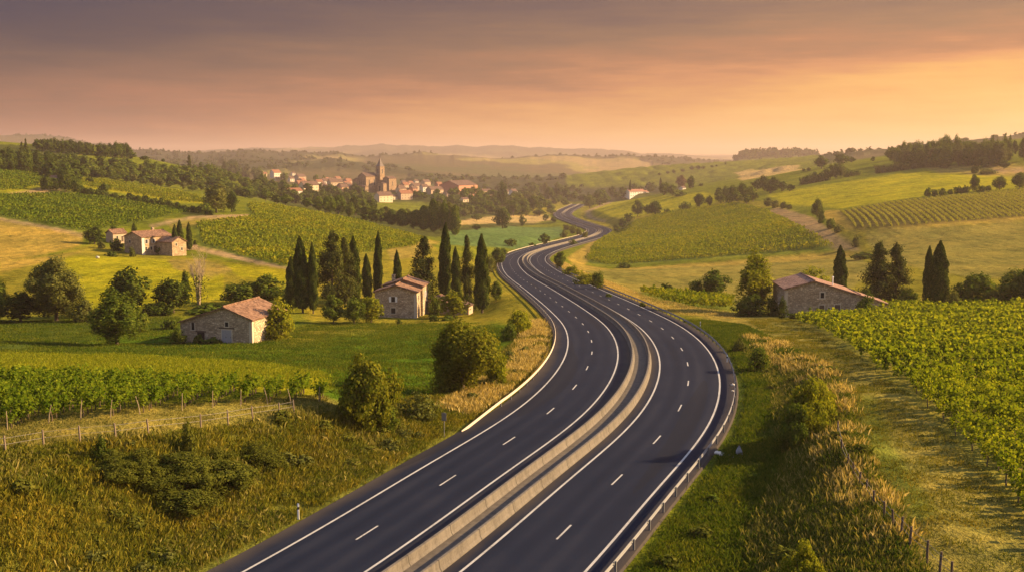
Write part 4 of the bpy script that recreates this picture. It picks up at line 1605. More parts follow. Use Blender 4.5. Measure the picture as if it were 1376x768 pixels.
grass_area('seeding_grass', BANK_L, 48, 190, 7, G_HEAD, 'grass_mix', 'tall seeding grass tufts scattered over the left road bank', patch=.12, seed=5)
grass_area('dry_grass', [(585, 550), (690, 488), (705, 440), (742, 422), (752, 450), (742, 490), (640, 562)], 80, 200, 12, G_DRY, 'grass_dry', 'golden dry grass strip behind the left guardrail', patch=-.25, seed=6)
grass_area('dry_grass', [(-50, 640), (0, 590), (200, 585), (440, 545), (440, 572), (200, 615), (110, 640), (0, 655)], 60, 118, 10, G_HEAD, 'grass_mix', 'golden grass fringe along the top of the left bank', patch=.05, seed=7)
grass_area('bank_grass', BANK_R, 44, 190, 26, G_TALL, 'grass_lush', 'deep green grass on the bank right of the road', patch=-.5, seed=8)
grass_area('seeding_grass', [(1000, 470), (1110, 500), (1135, 535), (1150, 600), (1240, 770), (1060, 800), (1000, 740), (1060, 620), (1040, 520)], 44, 160, 12, G_HEAD, 'grass_mix', 'pale seeding grass on the upper right bank', patch=.0, seed=9)
grass_area('dry_grass', [(1000, 452), (1050, 460), (1115, 494), (1142, 530), (1160, 600), (1235, 735), (1175, 745), (1100, 620), (1085, 525), (1030, 485)], 44, 185, 10, G_DRY, 'grass_dry', 'golden dry grass on the crest of the right bank beside the track', patch=.02, seed=10, pscale=2.6)
grass_area('track_grass', HEAD_R, 44, 215, 8.0, G_SHORT, 'grass', 'short worn grass on the farm track beside the right vineyard', patch=-.15, seed=12, pscale=2.5)
grass_area('headland_grass', HEAD_L, 58, 118, 9.0, G_SHORT, 'grass_mix', 'short straw coloured grass between the left fence and the vines', patch=-.2, seed=13)
grass_area('meadow_grass', [(-60, 470), (0, 474), (170, 476), (330, 486), (440, 500), (440, 522), (330, 519), (200, 511), (0, 505), (-60, 505)], 90, 200, 7.0, G_FIELD, 'grass_bright', 'yellow green field grass between the left vineyard and the old stone barn', patch=-.3, seed=14)
grass_area('meadow_grass', [(-60, 432), (0, 432), (240, 425), (240, 462), (370, 446), (430, 434), (650, 434), (690, 445), (640, 500), (590, 530), (470, 548), (440, 520), (440, 500), (330, 486), (170, 476), (0, 474), (-60, 474)], 90, 280, 4.0, G_FIELD, 'grass_lush', 'lush green meadow grass in front of the stone house and barn', patch=-.3, seed=15, pscale=7)
grass_area('verge_grass', [(750, 350), (800, 372), (870, 398), (930, 412), (985, 420), (985, 428), (900, 420), (800, 388), (745, 356)], 180, 560, 2.4, G_FIELD, 'grass_dry', 'golden grass verge along the right side of the road bend', patch=-.25, seed=16)
# ------------------------------------------------------------------ buildings
class House:
    """gabled building: local x runs along the gable front, y runs back, z up; turned clockwise by psi degrees"""
    def __init__(self, name, corner, psi, label, cat='house', group=None):
        self.root = empty(name, tuple(corner), -math.radians(psi))
        tag(self.root, label, cat, group)

    def block(self, x0, x1, y0, y1, eL, eR, ax, ah, wall, roof, over=0.3, wname='wall', rname='roof', thick=0.2, base=-2.0, verge=None):
        prof = [(x0, base), (x1, base), (x1, eR), (ax, ah), (x0, eL)]
        w = MB().prism(prof, y0, y1).build(wname, wall, self.root)
        sl = (ah - eL) / max(.1, ax - x0)
        sr = (ah - eR) / max(.1, x1 - ax)
        m = MB()
        e = 0.004
        xl, xr = x0 - over, x1 + over
        zl, zr = eL - sl * over + e, eR - sr * over + e
        m.prism([(xl, zl), (ax, ah + e), (ax, ah + e + thick), (xl, zl + thick)], y0 - over, y1 + over)
        m.prism([(ax + .002, ah + e), (xr, zr), (xr, zr + thick), (ax + .002, ah + e + thick)], y0 - over, y1 + over)
        r = m.build(rname, roof, self.root)
        t = MB()
        t.tube([(ax, y0 - over - .02, ah + thick + .03), (ax, y1 + over + .02, ah + thick + .03)], [.17, .17], 6)
        t.build('ridge_tiles', roof, r)
        return w, r

    def _pt(self, face, u, o, z, at_):
        if face == 'front':
            return (u, at_ - o, z)
        if face == 'right':
            return (at_ + o, u, z)
        return (at_ - o, u, z)

    def _box(self, face, at_, u0, u1, z0, z1, o0, o1, name, mat, parent=None):
        a, b = self._pt(face, u0, o0, z0, at_), self._pt(face, u1, o1, z1, at_)
        m = MB().box(min(a[0], b[0]), max(a[0], b[0]), min(a[1], b[1]), max(a[1], b[1]), z0, z1)
        return m.build(name, mat, parent or self.root)

    def window(self, face, at_, u, z, w, h, frame=M['stone_pale'], fw=0.14, shutters=None, name='window', glass=M['hole'], arch=False):
        mb = MB()
        lo = 0.06

        def bx(u0, u1, z0, z1, o1=lo):
            a, b = self._pt(face, u0, -0.01, z0, at_), self._pt(face, u1, o1, z1, at_)
            mb.box(min(a[0], b[0]), max(a[0], b[0]), min(a[1], b[1]), max(a[1], b[1]), z0, z1)
        bx(u - w / 2 - fw, u - w / 2, z, z + h)
        bx(u + w / 2, u + w / 2 + fw, z, z + h)
        bx(u - w / 2 - fw, u + w / 2 + fw, z + h + .001, z + h + fw * 1.2)
        bx(u - w / 2 - fw - .05, u + w / 2 + fw + .05, z - fw, z - .001, lo + .06)
        f = mb.build(name, frame, self.root)
        self._box(face, at_, u - w / 2, u + w / 2, z, z + h, -.01, .015, 'pane' if name == 'window' else 'opening', glass, f)
        if arch:
            a = MB()
            n = 7
            pts = [(u + w / 2 * math.cos(math.pi * i / n), z + h + w / 2 * math.sin(math.pi * i / n)) for i in range(n + 1)]
            P0 = [self._pt(face, p, .07, q_, at_) for p, q_ in pts]
            P1 = [self._pt(face, p, .02, q_, at_) for p, q_ in pts]
            k = len(pts)
            a.poly(P0 + P1, [tuple(range(k)), tuple(range(2 * k - 1, k - 1, -1))] + [(i, i + k, (i + 1) % k + k, (i + 1) % k) for i in range(k)])
            a.build('arch', glass, f)
        if shutters:
            for s in (-1, 1):
                c = u + s * (w / 2 + w * .28 + .02)
                self._box(face, at_, c - w * .27, c + w * .27, z - .02, z + h + .02, .065, .115, 'shutter', shutters)
        return f

    def door(self, face, at_, u, z, w, h, mat, frame=M['stone_pale'], leaves=1, lintel=None):
        f = self._box(face, at_, u - w / 2 - .16, u + w / 2 + .16, z, z + h + .18, -.01, .035, 'door', frame)
        lw = w / leaves
        for i in range(leaves):
            u0 = u - w / 2 + i * lw
            self._box(face, at_, u0 + .015, u0 + lw - .015, z + .001, z + h, .036, .075, 'door_leaf', mat, f)
            self._box(face, at_, u0 + lw - .14, u0 + lw - .08, z + h * .45, z + h * .53, .0751, .115, 'handle', M['black'], f)
        if lintel:
            self._box(face, at_, u - w / 2 - .5, u + w / 2 + .5, z + h + .185, z + h + .42, -.01, .07, 'lintel', lintel)
        return f

    def quoins(self, face, at_, u, h, w=0.45, base=-1.5):
        return self._box(face, at_, u - w / 2, u + w / 2, base, h, -.01, .03, 'quoin', M['stone_pale'])


# --- old barn on the left
p = hit(243, 459.5)
print('barn', p)
b = House('stone_barn', (p[0], p[1], p[2] + .1), 14, 'long stone barn on the left with orange tiled roof and grey double doors', 'barn')
b.block(0, 13.0, 0, 12.0, 3.3, 4.1, 8.1, 5.95, M['stone'], M['roof'], .35)
b.window('front', 0, 2.35, 2.1, .55, 1.0, arch=True)
b.door('front', 0, 8.45, 0, 1.75, 2.3, M['wood_grey'], leaves=2, lintel=M['wood_dark'])
b.window('front', 0, 8.5, 2.85, .6, .75)
b._box('front', 0, 3.1, 4.4, -.5, 1.75, .0, .02, 'opening', M['hole'])
b._box('front', 0, 2.8, 4.7, 1.76, 2.0, -.01, .06, 'lintel', M['wood_dark'])
b.quoins('front', 0, 12.72, 3.85)
b.quoins('right', 13.0, .26, 3.9)
b.window('right', 13.0, 5.0, 1.4, .8, 1.0)
BARN = p

# --- two-storey stone house
p = hit(504, 425)
print('stone house', p)
b = House('stone_house', (p[0], p[1], p[2] + .1), 5, 'two storey stone house with white shutters and terracotta roof by the cypresses', 'house')
b.block(0, 9.1, 0, 5.6, 5.3, 5.3, 4.6, 6.7, M['stone'], M['roof'], .4)
b.block(0.6, 9.6, 5.63, 12.2, 5.95, 5.95, 5.2, 7.35, M['stone'], M['roof'], .4, 'rear_wall', 'rear_roof')
b.window('front', 0, 4.05, 3.15, .85, 1.15, shutters=M['shutter'])
b.window('front', 0, 4.05, .65, .95, 1.2)
b.quoins('front', 0, 8.85, 5.05)
b.quoins('right', 9.1, .26, 5.1)
b.window('right', 9.6, 8.6, 3.3, .9, 1.2, shutters=M['shutter'])
b.window('right', 9.1, 3.0, 3.2, .8, 1.1)
b.door('right', 9.6, 11.0, 0, 1.1, 2.1, M['wood_dark'])
c = MB().box(2.0, 2.7, 9.0, 9.6, 6.2, 8.0)
c.box(1.92, 2.78, 8.92, 9.68, 8.002, 8.1)
c.build('chimney', M['stone'], b.root)

# --- small shed right of that house
p = hit(572, 424)
b = House('garden_shed', (p[0], p[1] + 5, p[2] + .1), 14, 'low shed with orange roof half hidden right of the two storey house', 'shed')
b.block(0, 5.4, 0, 5.0, 2.3, 2.1, 1.8, 3.3, M['stone'], M['roof'], .3)
b.door('front', 0, 3.4, 0, .9, 1.8, M['wood_dark'])
b.window('front', 0, 1.5, 1.0, .5, .5)
b = House('garden_shed', (p[0] + 6.2, p[1] + 2, p[2] + .1), 14, 'tiny pink walled hut behind the round bush beside the shed', 'shed')
b.block(0, 3.4, 0, 3.4, 2.0, 1.8, 1.4, 2.6, M['pink_wall'], M['roof_brown'], .2)
b.door('front', 0, 2.2, 0, .8, 1.6, M['wood_grey'])

# --- barn on the right
p = hit(1054, 425.5)
print('right barn', p)
b = House('stone_barn', (p[0], p[1], p[2] + .1), 3.7, 'weathered stone barn with long sloping roof beside the right hand vineyard', 'barn')
b.block(0, 13.8, 0, 13.0, 5.1, 4.05, 5.3, 6.6, M['stone'], M['roof_pink'], .3)
b.block(13.83, 19.4, 0.4, 9.0, 3.99, 2.3, 13.9, 4.0, M['stone'], M['roof_pink'], .25, 'lean_to_wall', 'lean_to_roof')
b.window('front', 0, 6.9, 3.55, .65, 1.0, fw=.24)
b.door('front', 0, 6.85, 0, .9, 2.2, M['wood_dark'])
b.door('front', 0, 9.75, .2, 1.0, 2.1, M['wood_dark'])
b.window('front', 0, 8.2, 1.45, .35, .35)
b.window('front', .4, 17.6, .55, .9, .9)
b.quoins('front', 0, .28, 4.9, .5)
b.quoins('left', 0, .27, 4.9, .5)
b.window('left', 0, 6.0, 1.8, .6, .9)
c = MB().tube([(9.4, 3.0, 4.6), (9.4, 3.0, 7.1)], [.11, .11], 8)
c.tube([(9.4, 3.0, 7.11), (9.4, 3.0, 7.3)], [.2, .05], 8)
c.build('flue', M['plastic'], b.root)
RBARN = p

# --- farmhouse on the left hill
p = hit(167.5, 339)
print('left farm', p)
sc = p[1] / 385.0
b = House('farmhouse', (p[0], p[1], p[2] + .1), 32, 'farmhouse of two cream wings with brown tiled roofs on the left slope', 'house')
b.block(0, 9.0, 0, 13.0, 5.4, 5.4, 4.5, 7.0, M['stone_warm'], M['roof'], .35)
b.window('front', 0, 3.0, 3.2, .8, 1.1)
for u in (2.0, 5.0, 10.8):
    b.window('right', 9.0, u, 3.2, .8, 1.3, shutters=M['wood_grey'])
for u in (1.8, 4.0):
    b.window('right', 9.0, u, .8, .8, 1.2)
b.door('right', 9.0, 5.6, 0, 1.2, 2.2, M['wood_dark'])
b._box('right', 9.0, .05, 1.2, -1.5, 5.2, -.01, .05, 'quoin', M['white_wall'])
w = MB()
w.poly([(9.03, 6.2, -2), (17.0, 6.2, -2), (17.0, 12.4, -2), (9.03, 12.4, -2), (9.03, 6.2, 3.6), (17.0, 6.2, 3.6), (17.0, 12.4, 3.6), (9.03, 12.4, 3.6), (9.03, 9.3, 5.2), (17.0, 9.3, 5.2)],
       [(0, 1, 5, 4), (3, 7, 6, 2), (1, 2, 6, 9, 5), (0, 4, 8, 7, 3), (4, 5, 9, 8), (7, 8, 9, 6)])
w.build('wing_wall', M['stone_warm'], b.root)
w = MB()
for (ya, za, yb, zb) in ((5.85, 3.44, 9.3, 5.23), (12.75, 3.44, 9.303, 5.23)):
    w.poly([(9.04, ya, za), (17.3, ya, za), (17.3, yb, zb), (9.04, yb, zb), (9.04, ya, za + .2), (17.3, ya, za + .2), (17.3, yb, zb + .2), (9.04, yb, zb + .2)],
           [(0, 3, 2, 1), (4, 5, 6, 7), (0, 1, 5, 4), (1, 2, 6, 5), (2, 3, 7, 6), (3, 0, 4, 7)])
w.build('wing_roof', M['roof'], b.root)
b.window('right', 17.0, 8.0, 2.3, .7, .9)
b.window('right', 17.0, 10.4, .6, .8, 1.0)
c = MB().box(3.2, 3.9, 9.0, 9.8, 6.4, 8.2)
c.build('chimney', M['stone'], b.root)
p = hit(133, 325.5)
b = House('outhouse', (p[0] + 1.5, p[1] + 3, p[2]), 38, 'small orange roofed outhouse left of the two winged farmhouse', 'shed')
b.block(0, 4.6, 0, 5.6, 3.1, 3.1, 2.3, 4.3, M['pink_wall'], M['roof'], .3)
b.window('right', 4.6, 1.7, 1.2, .7, .9)
b.door('right', 4.6, 3.8, 0, .9, 2.0, M['wood_dark'])
p = hit(241, 336)
gw = MB().box(0, 6.5, 0, .35, -.6, 1.5)
gw.box(-.05, 6.55, -.05, .40, 1.502, 1.6)
g_ = gw.build('garden_wall', M['stone_warm'])
g_.location = tuple(p)
g_.rotation_euler = (0, 0, .5)
tag(g_, 'low cream garden wall right of the two winged farmhouse cypresses', 'wall')

# --- red-roofed hut among the trees on the left hill
p = hit(65, 246)
b = House('hillside_hut', tuple(p), 30, 'small red roofed hut between trees high on the left hillside', 'house')
b.block(0, 5.5, 0, 8, 2.8, 2.8, 2.7, 4.4, M['pink_wall'], M['roof'], .4)
b.window('right', 5.5, 3, 1, .8, 1.0)

# --- white farm beyond the road
p = hit(846, 268)
print('white farm', p)
WF = float(p[1])
p[2] += 3.5
b = House('farmhouse', tuple(p), -38, 'white farmhouse with long red roof on the rise right of the far road bends', 'house')
s_ = p[1] / 1300.0
w = MB().box(0, 25 * s_, 0, 9 * s_, -8, 6.6 * s_)
w.poly([(0.002, 0, 6.6 * s_), (0.002, 9 * s_, 6.6 * s_), (0.002, 4.5 * s_, 9 * s_), (25 * s_, 0, 6.6 * s_), (25 * s_, 9 * s_, 6.6 * s_), (25 * s_, 4.5 * s_, 9 * s_)], [(0, 2, 1), (3, 4, 5)])
w.build('wall', M['farm_white'], b.root)
w = MB()
w.poly([(-.6, -.7, 6.25 * s_), (25.8 * s_, -.7, 6.25 * s_), (25.8 * s_, 4.5 * s_, 9.1 * s_), (-.6, 4.5 * s_, 9.1 * s_), (25.8 * s_, 9.7 * s_, 6.25 * s_), (-.6, 9.7 * s_, 6.25 * s_)],
       [(0, 1, 2, 3), (3, 2, 4, 5)])
w.build('roof', M['roofX'], b.root)
for u in (2.5, 6.0, 9.5, 14.0, 18.5, 22.5):
    b.window('front', 0, u * s_, 4.2 * s_, 1.1, 1.6)
    b.window('front', 0, u * s_, .9 * s_, 1.2, 1.8)
w = MB().box(25.05 * s_, 30 * s_, -2.0 * s_, 7 * s_, -8, 5.6 * s_)
w.build('side_wing', M['farm_white'], b.root)
w = MB().poly([(24.6 * s_, -2.5 * s_, 5.5 * s_), (30.5 * s_, -2.5 * s_, 5.5 * s_), (30.5 * s_, 2.5 * s_, 7.4 * s_), (24.6 * s_, 2.5 * s_, 7.4 * s_), (30.5 * s_, 7.5 * s_, 5.5 * s_), (24.6 * s_, 7.5 * s_, 5.5 * s_)], [(0, 1, 2, 3), (3, 2, 4, 5)])
w.build('wing_roof', M['roofX'], b.root)
p = hit(838, 266.5)
yw = MB().box(0, 34, 0, .6, -1, 1.6)
y_ = yw.build('yard_wall', M['stone'])
y_.location = tuple(p)
y_.rotation_euler = (0, 0, .1)
tag(y_, 'low stone yard wall in front of the white farmhouse', 'wall')
p = hit(912, 256)
b = House('cottage', tuple(p), 40, 'tiny pale cottage right of the white farmhouse under a rust red tree', 'house')
b.block(0, 6, 0, 8, 3.4, 3.4, 3, 5.2, M['white_wall'], M['roof_brown'], .4)
b.window('right', 6, 3, 1.2, 1, 1.3)

# --- the village
VG = 'houses of the village'


def vhouse(px, base, wpx, hpx, wall, roof, label, psi=42, long=None, y0=700):
    """psi about 42: dark gable to the left, sunlit long wall to the right"""
    q_ = hit(px - wpx * .45, base, y0)
    if q_ is None:
        print('village miss', px, base)
        return
    m = q_[1] / F
    tot = wpx * m * 1.22
    w_ = tot * .40 / .67
    d_ = tot * .60 / .73
    if long:
        w_, d_ = tot * .28 / .67, tot * .72 / .73
    e = hpx * m * .68
    ah = e + min(hpx * m * .42, w_ * .45)
    h = House('village_house', tuple(q_), psi + random.uniform(-5, 5), label, 'house', VG)
    h.block(0, w_, 0, d_, e, e, w_ / 2, ah, M[wall], M['roof_village' if roof == 'roof' else roof], .45, thick=.25)
    nw = max(1, min(4, int(d_ / 4)))
    for i in range(nw):
        u = d_ * (i + .5) / nw
        if e > 4.5:
            h.window('right', w_, u, e * .58, 1.0, 1.4, fw=.2)
        h.window('right', w_, u, e * .12, 1.0, 1.5, fw=.2)
    if random.random() < .6:
        c = MB().box(w_ * .3, w_ * .3 + .9, d_ * .3, d_ * .3 + .9, e, ah + 1.2)
        c.build('chimney', M['stone'], h.root)
    return h


VH = [
 (354, 237, 6, 5, 'cream', 'roof', 'tiny cream house at the far left end of the village'),
 (368, 239, 12, 10, 'white_wall', 'roof', 'tall white house with red roof at the upper left of the village'),
 (371, 243, 7, 4, 'cream', 'roof', 'low cream house just below the tall white house'),
 (390, 244, 7, 6, 'white_wall', 'roof_brown', 'white gabled house right of the round tree in the upper village'),
 (393, 236, 5, 5, 'white_wall', 'roof_brown', 'little white house peeping over the upper village trees'),
 (401, 243, 13, 8, 'pink_wall', 'roof_brown', 'pink gabled house in the upper left village'),
 (366, 261, 12, 7, 'cream', 'roof', 'low red roofed house at the lower left of the village'),
 (388, 262, 22, 8, 'white_wall', 'roof', 'long white house with bright red roof at the lower left of the village'),
 (411, 259, 21, 15, 'cream', 'roof_brown', 'big cream gabled house with wide dark brown roof'),
 (427, 252, 9, 11, 'white_wall', 'roof', 'narrow white house with orange roof left of the dark round tree'),
 (436, 249, 8, 8, 'white_wall', 'roof_brown', 'white arched gable house above the dark round tree'),
 (452, 243, 8, 5, 'pink_wall', 'roof', 'small pink house on the village skyline left of the church'),
 (447, 251, 17, 9, 'pink_wall', 'roof_brown', 'broad brown roofed house left of the orange gable'),
 (459, 259, 12, 11, 'ochre_wall', 'roof_brown', 'bright orange gable house left of the church'),
 (466, 248, 9, 7, 'pink_wall', 'roof', 'pink house tucked behind the orange gable house'),
 (472, 255, 10, 7, 'white_wall', 'roof_brown', 'small white house under the left end of the church'),
 (478, 264, 10, 7, 'ochre_wall', 'roof', 'orange round ended house below the church on the left'),
 (512, 271, 20, 12, 'cream', 'roof_brown', 'cream house with wide brown roof directly in front of the church'),
 (541, 268, 17, 12, 'pink_wall', 'roof', 'pink house with orange roof right of the church front'),
 (537, 257, 8, 8, 'pink_wall', 'roof_brown', 'house with two small turrets right below the church'),
 (541, 248, 6, 5, 'cream', 'roof_brown', 'first small cream house right of the church on the skyline'),
 (550, 249, 7, 5, 'cream', 'roof', 'second small house right of the church with red roof on the skyline'),
 (558, 247, 6, 5, 'white_wall', 'roof_brown', 'small white house beside skyline trees right of the church'),
 (556, 256, 14, 9, 'pink_wall', 'roof_brown', 'dull pink house in the middle of the right village'),
 (568, 258, 10, 10, 'white_wall', 'roof_brown', 'house with a steep white front gable in the right village'),
 (581, 261, 20, 9, 'pink_wall', 'roof_brown', 'long pink terrace in the right village'),
 (588, 254, 9, 9, 'red_wall', 'roof', 'red walled house behind the long pink terrace'),
 (612, 259, 8, 7, 'cream', 'roof_brown', 'small cream house in front of the large brick building'),
 (649, 261, 16, 6, 'pink_wall', 'roof_brown', 'long low house among trees at the right end of the village'),
 (632, 267, 9, 5, 'pink_wall', 'roof', 'red roofed cottage among bushes below the large brick building'),
 (622, 271, 10, 5, 'cream', 'roof_brown', 'pale cottage in the bushes at the lower right of the village'),
 (600, 264, 12, 6, 'pink_wall', 'roof_brown', 'low brown roofed cottage below the pink terrace'),
 (688, 262, 10, 7, 'white_wall', 'roof_brown', 'pale grey house standing alone right of the village trees'),
 (681, 261, 6, 5, 'white_wall', 'roof_brown', 'tiny pale shed beside the lone house right of the village'),
 (527, 268, 9, 6, 'cream', 'roof_brown', 'small cream annex between the two houses before the church'),
]
for v in VH:
    vhouse(*v, long=v[2] > 15)
for k in range(30):
    px = random.choice((random.uniform(396, 478), random.uniform(535, 606), random.uniform(418, 470)))
    b_ = 246 + abs(px - 505) * .02 + random.uniform(0, 13)
    vhouse(px, b_, random.uniform(8, 13), random.uniform(6, 8.5), random.choice(('pink_wall', 'cream', 'ochre_wall', 'red_wall', 'pink_wall')), random.choice(('roof', 'roof_brown', 'roof_brown')),
           'one of the small crowded houses filling the village round the church', random.choice((42, 42, -40, 10)))
h_ = vhouse(610, 258.5, 44, 14, 'red_wall', 'roof_brown', 'large brick building with long dark roof at the right end of the village', 36)

# --- church
p = hit(492, 259, 900)
print('church', p)
s_ = p[1] / 1500.0
ch = House('church', (p[0], p[1], p[2]), 40, 'stone village church with tall square bell tower and pointed spire', 'church')
ch.root.scale = (s_, s_, s_)
R_ = M['roof_brown']
ch.block(-16, 0, 0, 22, 22, 22, -8, 26.5, M['church'], R_, .5, 'nave', 'nave_roof', .4, -6)
ch.block(-28, 5, -6, -.05, 8.5, 8.5, -11, 11, M['church'], R_, .4, 'aisle', 'aisle_roof', .3, -6)
ch.block(-30, -16.05, 2, 16, 16, 18, -22, 19.5, M['church'], R_, .4, 'apse', 'apse_roof', .3, -6)
ch.block(6, 18, 15, 23.9, 12.5, 12.5, 12, 14, M['church'], R_, .4, 'transept', 'transept_roof', .3, -6)
ch.block(8, 20, 24, 38, 19, 19, 14, 21.5, M['church'], R_, .4, 'chapel', 'chapel_roof', .3, -6)
tw = MB().box(-4, 4.5, 22.05, 30.55, -6, 35.5)
tw.build('tower', M['church'], ch.root)
for zz in (22.5, 34.9):
    c = MB()
    c.box(-4.3, 4.8, 21.75, 22.04, zz, zz + .6)
    c.box(4.51, 4.8, 22.042, 30.85, zz, zz + .6)
    c.build('cornice', M['church'], ch.root)
sp = MB()
bx = [(-4.2, 21.85), (4.7, 21.85), (4.7, 30.75), (-4.2, 30.75)]
m_ = [(-2.3, 23.8), (2.8, 23.8), (2.8, 28.8), (-2.3, 28.8)]
sp.poly([(x, y, 35.51) for x, y in bx] + [(x, y, 38.6) for x, y in m_] + [(.25, 26.3, 47.5)],
        [(0, 3, 2, 1)] + [(i, (i + 1) % 4, (i + 1) % 4 + 4, i + 4) for i in range(4)] + [(i + 4, (i + 1) % 4 + 4, 8) for i in range(4)])
sp.build('spire', M['slate'], ch.root)
c = MB().tube([(.25, 26.3, 47.3), (.25, 26.3, 50.2)], [.15, .1], 5)
c.box(-.5, 1.0, 26.2, 26.4, 48.9, 49.15)
c.build('finial', M['slate'], ch.root)
ch.window('right', 4.5, 26.3, 25.5, 1.9, 5.2, name='belfry_opening', arch=True)
ch.window('front', 22.05, .25, 25.5, 1.9, 5.2, name='belfry_opening', arch=True)
for u in (6, 15.5):
    ch.window('right', 0, u, 9.5, 2.0, 7.0, arch=True)
for u in (-12, -8, -4):
    ch.window('front', 0, u, 10, 1.4, 5.0, arch=True)
    c = MB().box(u - 2.6, u - 1.8, -.9, -.03, -6, 17)
    c.build('buttress', M['church'], ch.root)
ch.window('front', 15, 11, 1.5, 3.4, 6.0, name='portal', arch=True)
ch.window('right', 20, 31, 9, 1.6, 5.0, arch=True)
ch.window('right', 5, -3, 2, 1.6, 3.0)
# ------------------------------------------------------------------ trees one can point at
T = tree
# left middle ground
T('round', 76, 431, 347, 88, 'large spreading olive green tree left of the two overlapping field trees', 'leaf_olive')
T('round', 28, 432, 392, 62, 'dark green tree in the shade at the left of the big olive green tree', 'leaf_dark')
T('tall', -4, 434, 372, 40, 'green tree cut by the left edge of the photo', 'leaf')
T('bush', 112, 432, 402, 44, 'olive bush at the right foot of the large spreading tree', 'leaf_olive')
T('round', 173, 421, 361, 64, 'dark round tree behind the bright field tree', 'leaf_dark')
T('tall', 157, 463, 387, 70, 'bright green tree standing alone in the field left of the stone barn', 'leaf')
T('bush', 186, 446, 413, 36, 'low green bush on the right side of the bright field tree', 'leaf')
T('round', 233, 420, 371, 56, 'dark bushy tree left of the bare pale shrub tree', 'leaf_dark')
T('tall', 249, 404, 362, 13, 'thin ivy covered trunk left of the bare pale shrub tree', 'leaf_dark')
T('bush', 211, 423, 404, 46, 'low dark hedge bush between the field tree and the barn', 'leaf_dark')
T('bush', 277, 421, 408, 60, 'low green hedge bush directly behind the barn roof', 'leaf')
T('bush', 227, 442, 427, 22, 'small round dark bush left of the stone barn', 'leaf_dark')
T('bush', 240, 462, 440, 26, 'dark bush against the left end of the stone barn', 'leaf_dark')
T('bush', 267, 461, 448, 18, 'dark bush in front of the barn wall opening', 'leaf_dark')
T('bush', 287, 461, 452, 34, 'low weeds along the foot of the stone barn front', 'leaf')
T('bush', 373, 455, 405, 56, 'big rounded sunlit bush against the right end of the stone barn', 'leaf_bright')
T('round', 322, 410, 378, 56, 'rounded green tree behind the barn roof on the left', 'leaf')
T('round', 360, 409, 371, 58, 'rounded green tree behind the barn roof on the right', 'leaf')
T('bush', 388, 414, 388, 26, 'green bush between the barn trees and the first cypress', 'leaf')

# round the two-winged farmhouse on the left slope
T('cypress', 236, 343, 302, 10, 'left cypress of the three beside the two winged farmhouse', 'cypress')
T('cypress', 242, 340, 296, 11, 'middle and tallest cypress of the three beside the two winged farmhouse', 'cypress')
T('cypress', 255, 337, 299, 9, 'right cypress of the three beside the two winged farmhouse', 'cypress')
T('cypress', 262, 334, 323, 6, 'tiny young cypress right of the three farmhouse cypresses', 'cypress')
T('round', 127, 328, 304, 28, 'dark round tree hiding the left side of the orange roofed outhouse', 'leaf_dark')
T('bush', 136, 334, 323, 12, 'grey green bush in front of the orange roofed outhouse', 'leaf_olive')
T('bush', 156, 337, 321, 20, 'dark bush between the outhouse and the two winged farmhouse', 'leaf_dark')
T('round', 154, 320, 303, 18, 'dark tree behind the gap between outhouse and farmhouse', 'leaf_dark', Y=408)
T('tall', 181, 314, 299, 8, 'small tree behind the main roof of the two winged farmhouse', 'leaf_dark', Y=415)
T('bush', 214, 342, 327, 15, 'bush in the courtyard corner of the two winged farmhouse', 'leaf')
T('bush', 178, 345, 331, 11, 'pale bush in front of the gable of the two winged farmhouse', 'leaf_olive')
T('hedge', 150, 345, 337, 20, 'low hedge in front of the outhouse', 'leaf_dark')

# the cypress row behind the stone house
T('cypress', 394, 417, 345, 20, 'short cypress at the left end of the cypress row', 'cypress')
T('cypress', 407, 420, 318, 24, 'tall thick cypress second from the left in the row', 'cypress')
T('cypress', 421, 421, 326, 15, 'slim cypress leaning on the thick second one', 'cypress')
T('conifer', 446, 411, 310, 50, 'ragged broad conifer in the cypress row left of the house', 'conifer')
T('conifer', 464, 408, 320, 36, 'darker ragged conifer right of the broadest one', 'conifer')
T('cypress', 478, 407, 317, 19, 'dark cypress right of the two ragged conifers', 'cypress')
T('cypress', 494, 404, 341, 15, 'short pointed cypress between two tall ones left of the house', 'cypress')
T('cypress', 507.5, 401, 311, 14, 'tallest slim cypress just left of the stone house roof', 'cypress')
T('cypress', 535.5, 400, 336, 14, 'small cypress rising behind the stone house roof', 'cypress', Y=262)
T('conifer', 567, 404, 318, 48, 'broad dark conifer behind the right end of the stone house', 'conifer', Y=266)
T('cypress', 597, 404, 300, 19, 'tallest cypress right of the stone house', 'cypress', Y=268)
T('cypress', 614, 404, 332, 15, 'short cypress between the tallest one and the brownish conifer', 'cypress', Y=266)
T('conifer', 631, 418, 317, 28, 'brownish conifer with bare lower trunk right of the house', 'conifer')
T('cypress', 648, 420, 315, 23, 'thick cypress at the right end of the row nearest the road', 'cypress')
T('round', 610, 426, 390, 44, 'round bright green tree in front of the garden shed', 'leaf_bright')
T('bush', 584, 416, 396, 20, 'green bush between the stone house and the garden shed', 'leaf', Y=240)
T('round', 448, 435, 399, 34, 'small leafy tree, leftmost of three in front of the stone house', 'leaf')
T('round', 476, 435, 399, 32, 'small leafy tree, middle of three in front of the stone house', 'leaf')
T('round', 499, 434, 396, 40, 'small leafy tree touching the left corner of the stone house', 'leaf_bright')
T('bush', 536, 435, 428, 9, 'tiny shrub on the lawn in front of the stone house windows', 'leaf_dark')
T('bush', 583, 431, 422, 15, 'small dark shrub in front of the shed, left one of two', 'leaf_dark')
T('hedge', 603, 430, 423, 26, 'low hedge in front of the shed, right of the small dark shrub', 'leaf')
T('round', 670, 357, 331, 22, 'green tree by the road bend just above the right end cypress', 'leaf')
